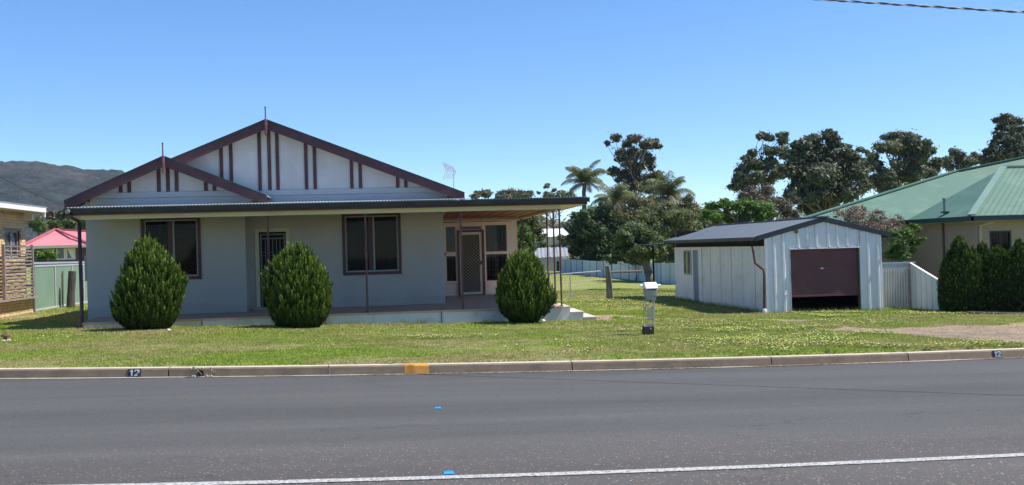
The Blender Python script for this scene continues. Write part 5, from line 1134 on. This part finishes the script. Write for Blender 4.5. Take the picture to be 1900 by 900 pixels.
tree('blossom_tree', 'twiggy pinkish blossom tree behind the right side of the garage', [(1575, 398, 20), (1600, 402, 22), (1620, 410, 22), (1645, 418, 22), (1590, 418, 20), (1625, 428, 22), (1556, 394, 13), (1650, 435, 18), (1630, 394, 12), (1665, 418, 16), (1670, 404, 9), (1602, 388, 9), (1585, 385, 7)], 30.5, (1650, 520), BLOS, BARK, 8500, .034, seed=16, extra=3, tr=.06, aspect=.5, shell=.1)
tree('shrub', 'leafy green shrub over the corrugated fence right of the garage', [(1660, 440, 16), (1680, 432, 14), (1700, 422, 10), (1665, 462, 18), (1690, 450, 14), (1650, 475, 13), (1675, 478, 12), (1710, 445, 7), (1695, 466, 8)], 29.0, (1665, 530), LIME, BARK, 16000, .04, seed=17, extra=3, tr=.05, shell=.2, hi=.75, cat='shrub')
for k, (spec, Y, lab) in enumerate((([(888, 361, 7), (903, 359, 9), (880, 364, 6)], 140, 'small far gum crown just above the verandah roof, leftmost of them'), ([(930, 360, 8), (948, 358, 10), (940, 368, 10), (925, 366, 6)], 150, 'far gum crown with a thin spire above the verandah roof'), ([(965, 360, 9), (978, 362, 9), (958, 364, 7)], 145, 'rounded far gum crown right of the spired one'), ([(1015, 345, 5), (1013, 358, 3), (1028, 352, 4), (1000, 358, 3), (1040, 365, 12), (1020, 365, 12), (1055, 362, 10), (1060, 372, 12)], 130, 'thin sparse far gum left of the palm crown'))):
    tree('far_gum_tree', lab, spec, Y, (spec[0][0]+8, 440), GUMR if k < 3 else GUM, BARK, 7000, .20, 'small far gum crowns above the verandah', seed=40+k, extra=2, tr=.18, shell=.3)
# trees at the foot of the hill
for k, (x, y, r_, Y, m_, lab) in enumerate(((92, 404, 13, 120, BROWN, 'bare brownish tree above the pink roof, leftmost'), (120, 400, 11, 110, GUMD, 'dark pointed tree left of the verandah post'), (128, 416, 11, 105, OLIVE, 'olive tree right above the pink roof'), (70, 418, 14, 100, OLIVE, 'olive bush between brick house eave and pink roof'), (160, 412, 14, 115, OLIVE, 'yellow green tree right of the verandah post'), (100, 419, 11, 108, OLIVE, 'broad olive tree behind the apex of the pink roof'))):
    spec = [(x+random.uniform(-r_, r_)*.8, y+random.uniform(-r_, r_)*.6, r_*random.uniform(.35, .6)) for _ in range(9)]
    tree('hillfoot_tree', lab, spec, Y, (x, 450), m_, BARK, 9000, .20, 'trees at the foot of the hill', seed=60+k, extra=2, tr=.2, shell=.2)
tree('shrub', 'yellow green garden shrub in front of the pink roofed house', [(82, 474, 9), (92, 468, 8), (76, 482, 8), (100, 476, 6), (72, 470, 6)], 58, (85, 490), LIME, BARK, 2500, .09, seed=70, extra=2, tr=.06, cat='shrub')
# far woodland mass
def belt(name, x0, x1, Y, zlo, zhi, n, size, m_, seed, dep=20):
    g = np.random.default_rng(seed); k = 260; C = np.stack([g.uniform(x0, x1, k), Y+g.uniform(0, dep, k), g.uniform(zlo, zhi, k)*.75], 1); Rr = g.uniform(1.6, 3.6, k)
    V, Fq, ti = leaves(C, Rr, n, size, seed=seed, shell=.3); o = bulk(name, V, Fq, m_, None, ti, 'stuff'); return o
def wood_z(px_, py_, Y): return at(px_, py_, Y).z
belt('woodland', at(860, 400, 165).x, at(1400, 400, 165).x, 165, -1, wood_z(1000, 385, 165), 70000, .42, GUMR, 81)
belt('woodland', at(-60, 400, 200).x, at(200, 400, 200).x, 200, -1, 5, 30000, .5, leafmat('hazy_olive', (.04, .045, .03), (.085, .088, .05), (.14, .13, .08)), 82, 60)
belt('woodland', at(180, 400, 190).x, at(880, 400, 190).x, 190, -1, 4, 45000, .45, OLIVE, 84, 30)
belt('woodland', at(1300, 400, 130).x, at(2000, 400, 130).x, 130, -1, 7, 50000, .4, GUM, 83)

# palms ------------------------------------------------------------
PF = leafmat('palm_leaflet', (.05, .07, .022), (.125, .15, .052), (.29, .30, .13), .38)
PD = leafmat('dead_palm_leaflet', (.11, .085, .045), (.21, .165, .095), (.33, .27, .17), .2)
def palm(label, crown, base, Y, L, nf, seed, trunk_r=.2, dead=4, nofr=None):
    g = np.random.default_rng(seed); c = at(crown[0], crown[1], Y); b0 = at(base[0], base[1], Y); b0.z = min(b0.z, float(gz(b0.x, Y)))
    t_ = thing('palm_tree', label, 'palm tree', b0, 'shaggy palms behind the back fence')
    q = M(); pts_ = [b0.lerp(c, k/9)+Vector((.05*math.sin(k*2.1), 0, 0)) for k in range(10)]; q.tube(pts_, [trunk_r*(1.15+.12*(k % 2)-.02*k) for k in range(10)], 9); q.build('trunk', PALMB, t_)
    def frond(az_, el0, Lf, droop, m_, nm):
        hd = Vector((math.cos(az_), math.sin(az_), 0)); P = []; p_ = Vector(c); e_ = el0; n_ = 14
        for i in range(n_+1):
            P.append(p_.copy()); p_ += (hd*math.cos(e_)+Vector((0, 0, math.sin(e_))))*(Lf/n_); e_ -= droop*(.4+1.4*i/n_)/n_
        V = []; T = []; side = hd.cross(Vector((0, 0, 1)))
        for i in range(2, n_+1):
            for j in range(4):
                q0 = P[i-1].lerp(P[i], j/4); fr_ = (i-1+j/4)/n_; ll = Lf*.30*math.sin(math.pi*min(1, fr_*.85+.12))**.7
                for s_ in (-1, 1):
                    dr_ = (side*s_*.75+(P[i]-P[i-1]).normalized()*.5+Vector((0, 0, -.35-.5*g.random()))).normalized()*ll*g.uniform(.8, 1.1)
                    w_ = (P[i]-P[i-1]).normalized()*.028*Lf/2.2; md = q0+dr_*.55+Vector((0, 0, .03)); e2 = q0+dr_+Vector((0, 0, -.12*ll))
                    V += [tuple(q0-w_*.5), tuple(q0+w_*.5), tuple(md+w_*.6), tuple(md-w_*.6), tuple(md-w_*.6), tuple(md+w_*.6), tuple(e2+w_*.1), tuple(e2-w_*.1)]; T += [float(np.clip(.35+.5*g.random(), 0, 1))]*8
        base_ = len(V); rr4 = .03
        for i in range(n_):
            a_, b2 = P[i], P[i+1]; w_ = side*rr4*(1-i/n_*.7); V += [tuple(a_-w_), tuple(a_+w_), tuple(b2+w_), tuple(b2-w_)]; T += [.8]*4
        V = np.array(V); bulk(nm, V, np.arange(len(V)).reshape(-1, 4), m_, t_, np.array(T))
    for k in range(nf): frond(k*2.4+g.uniform(-.2, .2), R(g.uniform(25, 80)) if k > 3 else R(85-8*k), L*g.uniform(.8, 1.1), g.uniform(1.3, 2.2), PF, 'frond')
    for k in range(dead): frond(g.uniform(0, 6.3), R(g.uniform(-20, 15)), L*g.uniform(.6, .9), g.uniform(1.2, 1.9), PD, 'dead_frond')
palm('palm tree with arching grey green fronds beside the verandah gutter', (1085, 340), (1078, 480), 80, 2.45, 18, 1, .17, 5)
palm('lower scruffy palm just right of the arching palm', (1140, 372), (1140, 480), 76, 2.3, 20, 2, .16, 7)
palm('palm with long dry fronds drooping towards the garage', (1238, 364), (1238, 480), 72, 2.5, 20, 3, .17, 9)
tree('creeper_thicket', 'tangle of dry vines and old fronds between the palms', [(1180, 372, 14), (1200, 380, 15), (1165, 390, 13), (1190, 400, 14), (1210, 395, 13), (1275, 370, 12), (1290, 385, 13), (1265, 385, 12), (1150, 400, 10), (1305, 395, 8)], 70, (1200, 480), leafmat('dry_vine', (.07, .07, .03), (.18, .165, .075), (.34, .30, .17), .35), BARK, 22000, .10, seed=18, extra=3, tr=.1, shell=.15, aspect=.3, cat='thicket')

tree('olive_tree', 'mid green bushy tree filling the gap below the tall sparse gum', [(1125, 385, 16), (1150, 378, 16), (1180, 375, 18), (1210, 378, 18), (1245, 385, 18), (1165, 400, 20), (1200, 402, 20), (1235, 408, 20), (1140, 405, 16), (1275, 395, 16), (1300, 402, 14)], 84, (1190, 480), OLIVE, BARK, 30000, .13, seed=19, extra=4, tr=.2, shell=.3)
tree('shrub', 'leafy light green shrub filling the back fence line left of the garage', [(1160, 478, 12), (1178, 484, 12), (1150, 470, 13), (1190, 472, 14), (1135, 482, 10), (1235, 478, 14), (1250, 484, 12)], 62, (1180, 515), OLIVE, BARK, 14000, .10, seed=23, extra=3, tr=.1, shell=.2, cat='shrub')
# hill -------------------------------------------------------------
prof_px = [(-2600, 400), (-1800, 340), (-900, 300), (-400, 318), (-150, 325), (0, 311), (30, 308.5), (75, 309), (120, 318), (160, 327), (210, 326), (260, 334), (330, 352), (430, 375), (560, 400), (760, 430), (1100, 445)]
nxh, nyh = 420, 70; PXs = np.linspace(-2600, 1100, nxh); top_ = np.interp(PXs, *zip(*prof_px))
Vh = np.zeros((nyh, nxh, 3))
for i in range(nxh):
    d_ = ray(PXs[i], top_[i]); d0 = ray(PXs[i], 450); 
    for j in range(nyh):
        s_ = j/(nyh-1); dist = 700+1100*s_; t_ = dist; ztop_ = (d_[2]*1500) 
        zz = -4+(ztop_+4+1.7)*math.sin(min(1, s_*1.37)*math.pi/2)**1.25
        Vh[j, i] = (d_[0]*t_, d_[1]*t_, zz)
nz_ = (vnoise(Vh[..., 0], Vh[..., 1], 170, 9)-.5)*26+(vnoise(Vh[..., 0], Vh[..., 1], 60, 8)-.5)*11
nz_ += (np.random.default_rng(3).random(nz_.shape)-.5)*3.2
env = np.sin(np.linspace(0, 1, nyh)*np.pi)[:, None]**.7; Vh[..., 2] += nz_*np.maximum(env, .0)+((vnoise(Vh[..., 0], Vh[..., 1], 14, 7)-.5)*3)
idx = np.arange(nxh*nyh).reshape(nyh, nxh); Qh = np.stack([idx[:-1, :-1], idx[:-1, 1:], idx[1:, 1:], idx[1:, :-1]], -1).reshape(-1, 4)
bulk('hill', Vh.reshape(-1, 3), Qh, HILL, kind='structure', smooth=True)

# grass ------------------------------------------------------------
def scatter(n, x0, x1, y0, y1):
    X = rng.uniform(x0, x1, n); Y = rng.uniform(y0, y1, n); return X, Y
def inslab(X, Y): return ((X > -7.75) & (X < 4.13) & (Y > 23.83) & (Y < 40)) | ((X > 4) & (X < 5.12) & (Y > 24.4) & (Y < 26)) | ((X > SXL) & (X < SXR) & (Y > SYF) & (Y < SYB)) | ((X < BX+.05) & (Y > bx0))
def blades(name, n, x0, x1, y0, y1, h, w, seed):
    X, Y = scatter(n, x0, x1, y0, y1); dd = dirt(X, Y); u = Y-kerb_y(X)
    half = (Y*.60+2); keep = (~inslab(X, Y)) & (rng.random(n) > dd*.975) & (u > .17) & (np.abs(X-Y*.1214) < half)
    patch = vnoise(X, Y, 1.4, 21)*.6+vnoise(X, Y, .35, 22)*.4; keep &= rng.random(n) < (.45+.9*patch)
    X, Y, patch = X[keep], Y[keep], patch[keep]; n = len(X); Z = lawn_z(X, Y)
    hh = h*(.35+1.2*patch)*(.5+rng.random(n)); edge_ = np.exp(-((Y-23.55)/.3)**2)*(X < 4.5)*(X > -8); hh *= 1+.7*edge_
    hh *= 1+.6*np.exp(-((Y-SYF+.15)/.25)**2)*(X > SXL-.5)*(X < SXR+2)
    a = rng.random(n)*6.283; ww = w*(.6+.8*rng.random(n)); dx = np.cos(a)*ww; dy = np.sin(a)*ww; lx_ = rng.normal(size=n)*.9*hh; ly_ = rng.normal(size=n)*.9*hh
    V = np.stack([np.stack([X-dx, Y-dy, Z-.01], 1), np.stack([X+dx, Y+dy, Z-.01], 1), np.stack([X+lx_, Y+ly_, Z+hh], 1)], 1).reshape(-1, 3)
    bulk(name, V, np.arange(3*n).reshape(-1, 3), BLADE, None, np.repeat(rng.random(n), 3), 'stuff')
blades('grass', 420000, -9.5, 13.5, 13.6, 20.5, .021, .009, 1)
blades('grass', 330000, -13, 17, 20.5, 28.5, .030, .012, 2)
blades('grass', 160000, -14, 17, 28.5, 48, .035, .02, 3)
# capeweed flowers and leaf rosettes
def flowers(n):
    X, Y = scatter(n, -9, 17, 14, 48)
    dens = np.clip((vnoise(X, Y, 1.6, 31)-.42)*2.2, 0, 1)*np.clip((vnoise(X, Y, .4, 32)-.3)*2, 0, 1)
    zone = np.clip((X-1.5)/3, .03, 1)*np.where(Y < 22.3, 1, .35)
    zone = np.where((X > 6) & (Y < 20), zone*2.4, zone); zone = np.where((X > 7) & (Y < 17.5), zone*1.6, zone)
    zone = np.where((X > SXL+.4) & (X < SXR+1.4) & (Y > 23.6) & (Y < SYF-.1), 5.0, zone)
    zone = np.where((X > 5) & (X < 8.6) & (Y > 31) & (Y < 38), 2.2, zone)
    zone = np.where((np.abs(Y-18.3) < .35) & (X > .2) & (X < 3.4), 2.6, zone); zone = np.where(Y > 38, .3, zone)
    p_ = dens*zone*.75; keep = (rng.random(n) < p_) & (~inslab(X, Y)) & (Y-kerb_y(X) > .35) & (dirt(X, Y) < .35)
    X, Y = X[keep], Y[keep]; n = len(X); Z = lawn_z(X, Y)+.045+.035*rng.random(n); r_ = .009+.008*rng.random(n)
    nr = rng.normal(size=(n, 3))*.28+np.array([.25, -.15, 1]); nr /= np.linalg.norm(nr, axis=1)[:, None]
    a = np.cross(nr, np.array([0, 1., 0])); a /= np.linalg.norm(a, axis=1)[:, None]; b_ = np.cross(nr, a); C = np.stack([X, Y, Z], 1)
    ang = np.arange(6)*math.pi/3
    ring = C[:, None]+(a[:, None]*np.cos(ang)[None, :, None]+b_[:, None]*np.sin(ang)[None, :, None])*r_[:, None, None]
    V = np.concatenate([C[:, None]-nr[:, None]*.004, ring], 1).reshape(-1, 3); base_ = np.arange(n)[:, None, None]*7
    tri = np.array([[0, 1+i, 1+(i+1) % 6] for i in range(6)])[None]; Fq = (base_+tri).reshape(-1, 3)
    bulk('capeweed_flowers', V, Fq, leafmat('capeweed_petal', (.40, .44, .05), (.56, .57, .12), (.70, .69, .26), .3), None, np.repeat(rng.random(n), 7), 'stuff')
    # rosettes
    m_ = n//2; i_ = rng.choice(n, m_); P = np.repeat(C[i_], 5, 0); P[:, 2] -= .03; q_ = len(P); aa = rng.random(q_)*6.28; L_ = .05*(.6+.8*rng.random(q_)); D = np.stack([np.cos(aa), np.sin(aa), .5*np.ones(q_)], 1)*L_[:, None]; T_ = np.stack([-np.sin(aa), np.cos(aa), np.zeros(q_)], 1)*.010
    V = np.stack([P, P+D*.6+T_, P+D, P+D*.6-T_], 1).reshape(-1, 3); bulk('capeweed_leaves', V, np.arange(4*q_).reshape(-1, 4), OLIVE, None, np.repeat(.4+.6*rng.random(q_), 4), 'stuff')
    return n
flowers(260000)
def debris(n):
    X = rng.uniform(-9, 12, n); k_ = rng.random(n) < np.clip((vnoise(X, X*0, .7, 41)-.35)*2.2, .05, 1); X = X[k_]; n = len(X); Y = kerb_y(X)-.03-np.abs(rng.normal(size=n))*.05; Z = slope(X)+.006+.006*rng.random(n)
    C = np.stack([X, Y, Z], 1); a = rng.random(n)*6.28; L_ = .012*(.5+rng.random(n)); D = np.stack([np.cos(a), np.sin(a), .25*rng.normal(size=n)], 1)*L_[:, None]; T_ = np.stack([-np.sin(a), np.cos(a), .3*rng.normal(size=n)], 1)*(L_*.45)[:, None]
    V = np.stack([C-D, C+T_, C+D, C-T_], 1).reshape(-1, 3); bulk('gutter_leaf_litter', V, np.arange(4*n).reshape(-1, 4), leafmat('litter_leaf', (.06, .045, .03), (.17, .13, .08), (.34, .30, .17), .1), None, np.repeat(rng.random(n), 4), 'stuff')
debris(9000)
# taller tufts along walls, slab, post bases
def tufts(pts_, n, h, sp, name='weed_tuft'):
    P = []
    for (x, y) in pts_:
        k = n; X = x+rng.normal(size=k)*sp; Y = y+rng.normal(size=k)*sp*.5; P.append(np.stack([X, Y], 1))
    P = np.concatenate(P); X, Y = P[:, 0], P[:, 1]; k_ = ~inslab(X, Y); X, Y = X[k_], Y[k_]; n = len(X); Z = lawn_z(X, Y); hh = h*(.3+rng.random(n)); a = rng.random(n)*6.28; w = .006
    V = np.stack([np.stack([X-np.cos(a)*w, Y-np.sin(a)*w, Z], 1), np.stack([X+np.cos(a)*w, Y+np.sin(a)*w, Z], 1), np.stack([X+rng.normal(size=n)*.3*hh, Y+rng.normal(size=n)*.3*hh, Z+hh], 1)], 1).reshape(-1, 3)
    bulk(name, V, np.arange(3*n).reshape(-1, 3), BLADE, None, np.repeat(.3*rng.random(n), 3), 'stuff')
tufts([(SXL-.12, y) for y in np.arange(SYF+.4, SYB, .35)]+[(x, SYF-.1) for x in np.arange(ox0, SXR+1.6, .3)]+[(x, 23.74) for x in (-6.9, -1.1, .2, .6, 2.2)]+[tuple(gat(1150, 556).xy), tuple(gat(1165, 556).xy)], 60, .14, .12)

# air -----------------------------------------------------------------
hz = M().box(-3200, -60, -4, 2600, 2600, 420).build('haze', None, kind='stuff')
m = bpy.data.materials.new('air'); m.use_nodes = True; t = m.node_tree; t.nodes.clear()
o_ = t.nodes.new('ShaderNodeOutputMaterial'); pv = t.nodes.new('ShaderNodeVolumePrincipled'); pv.inputs['Color'].default_value = (.62, .76, 1, 1); pv.inputs['Density'].default_value = .00011; pv.inputs['Anisotropy'].default_value = .2
t.links.new(pv.outputs[0], o_.inputs['Volume']); hz.data.materials.clear(); hz.data.materials.append(m)
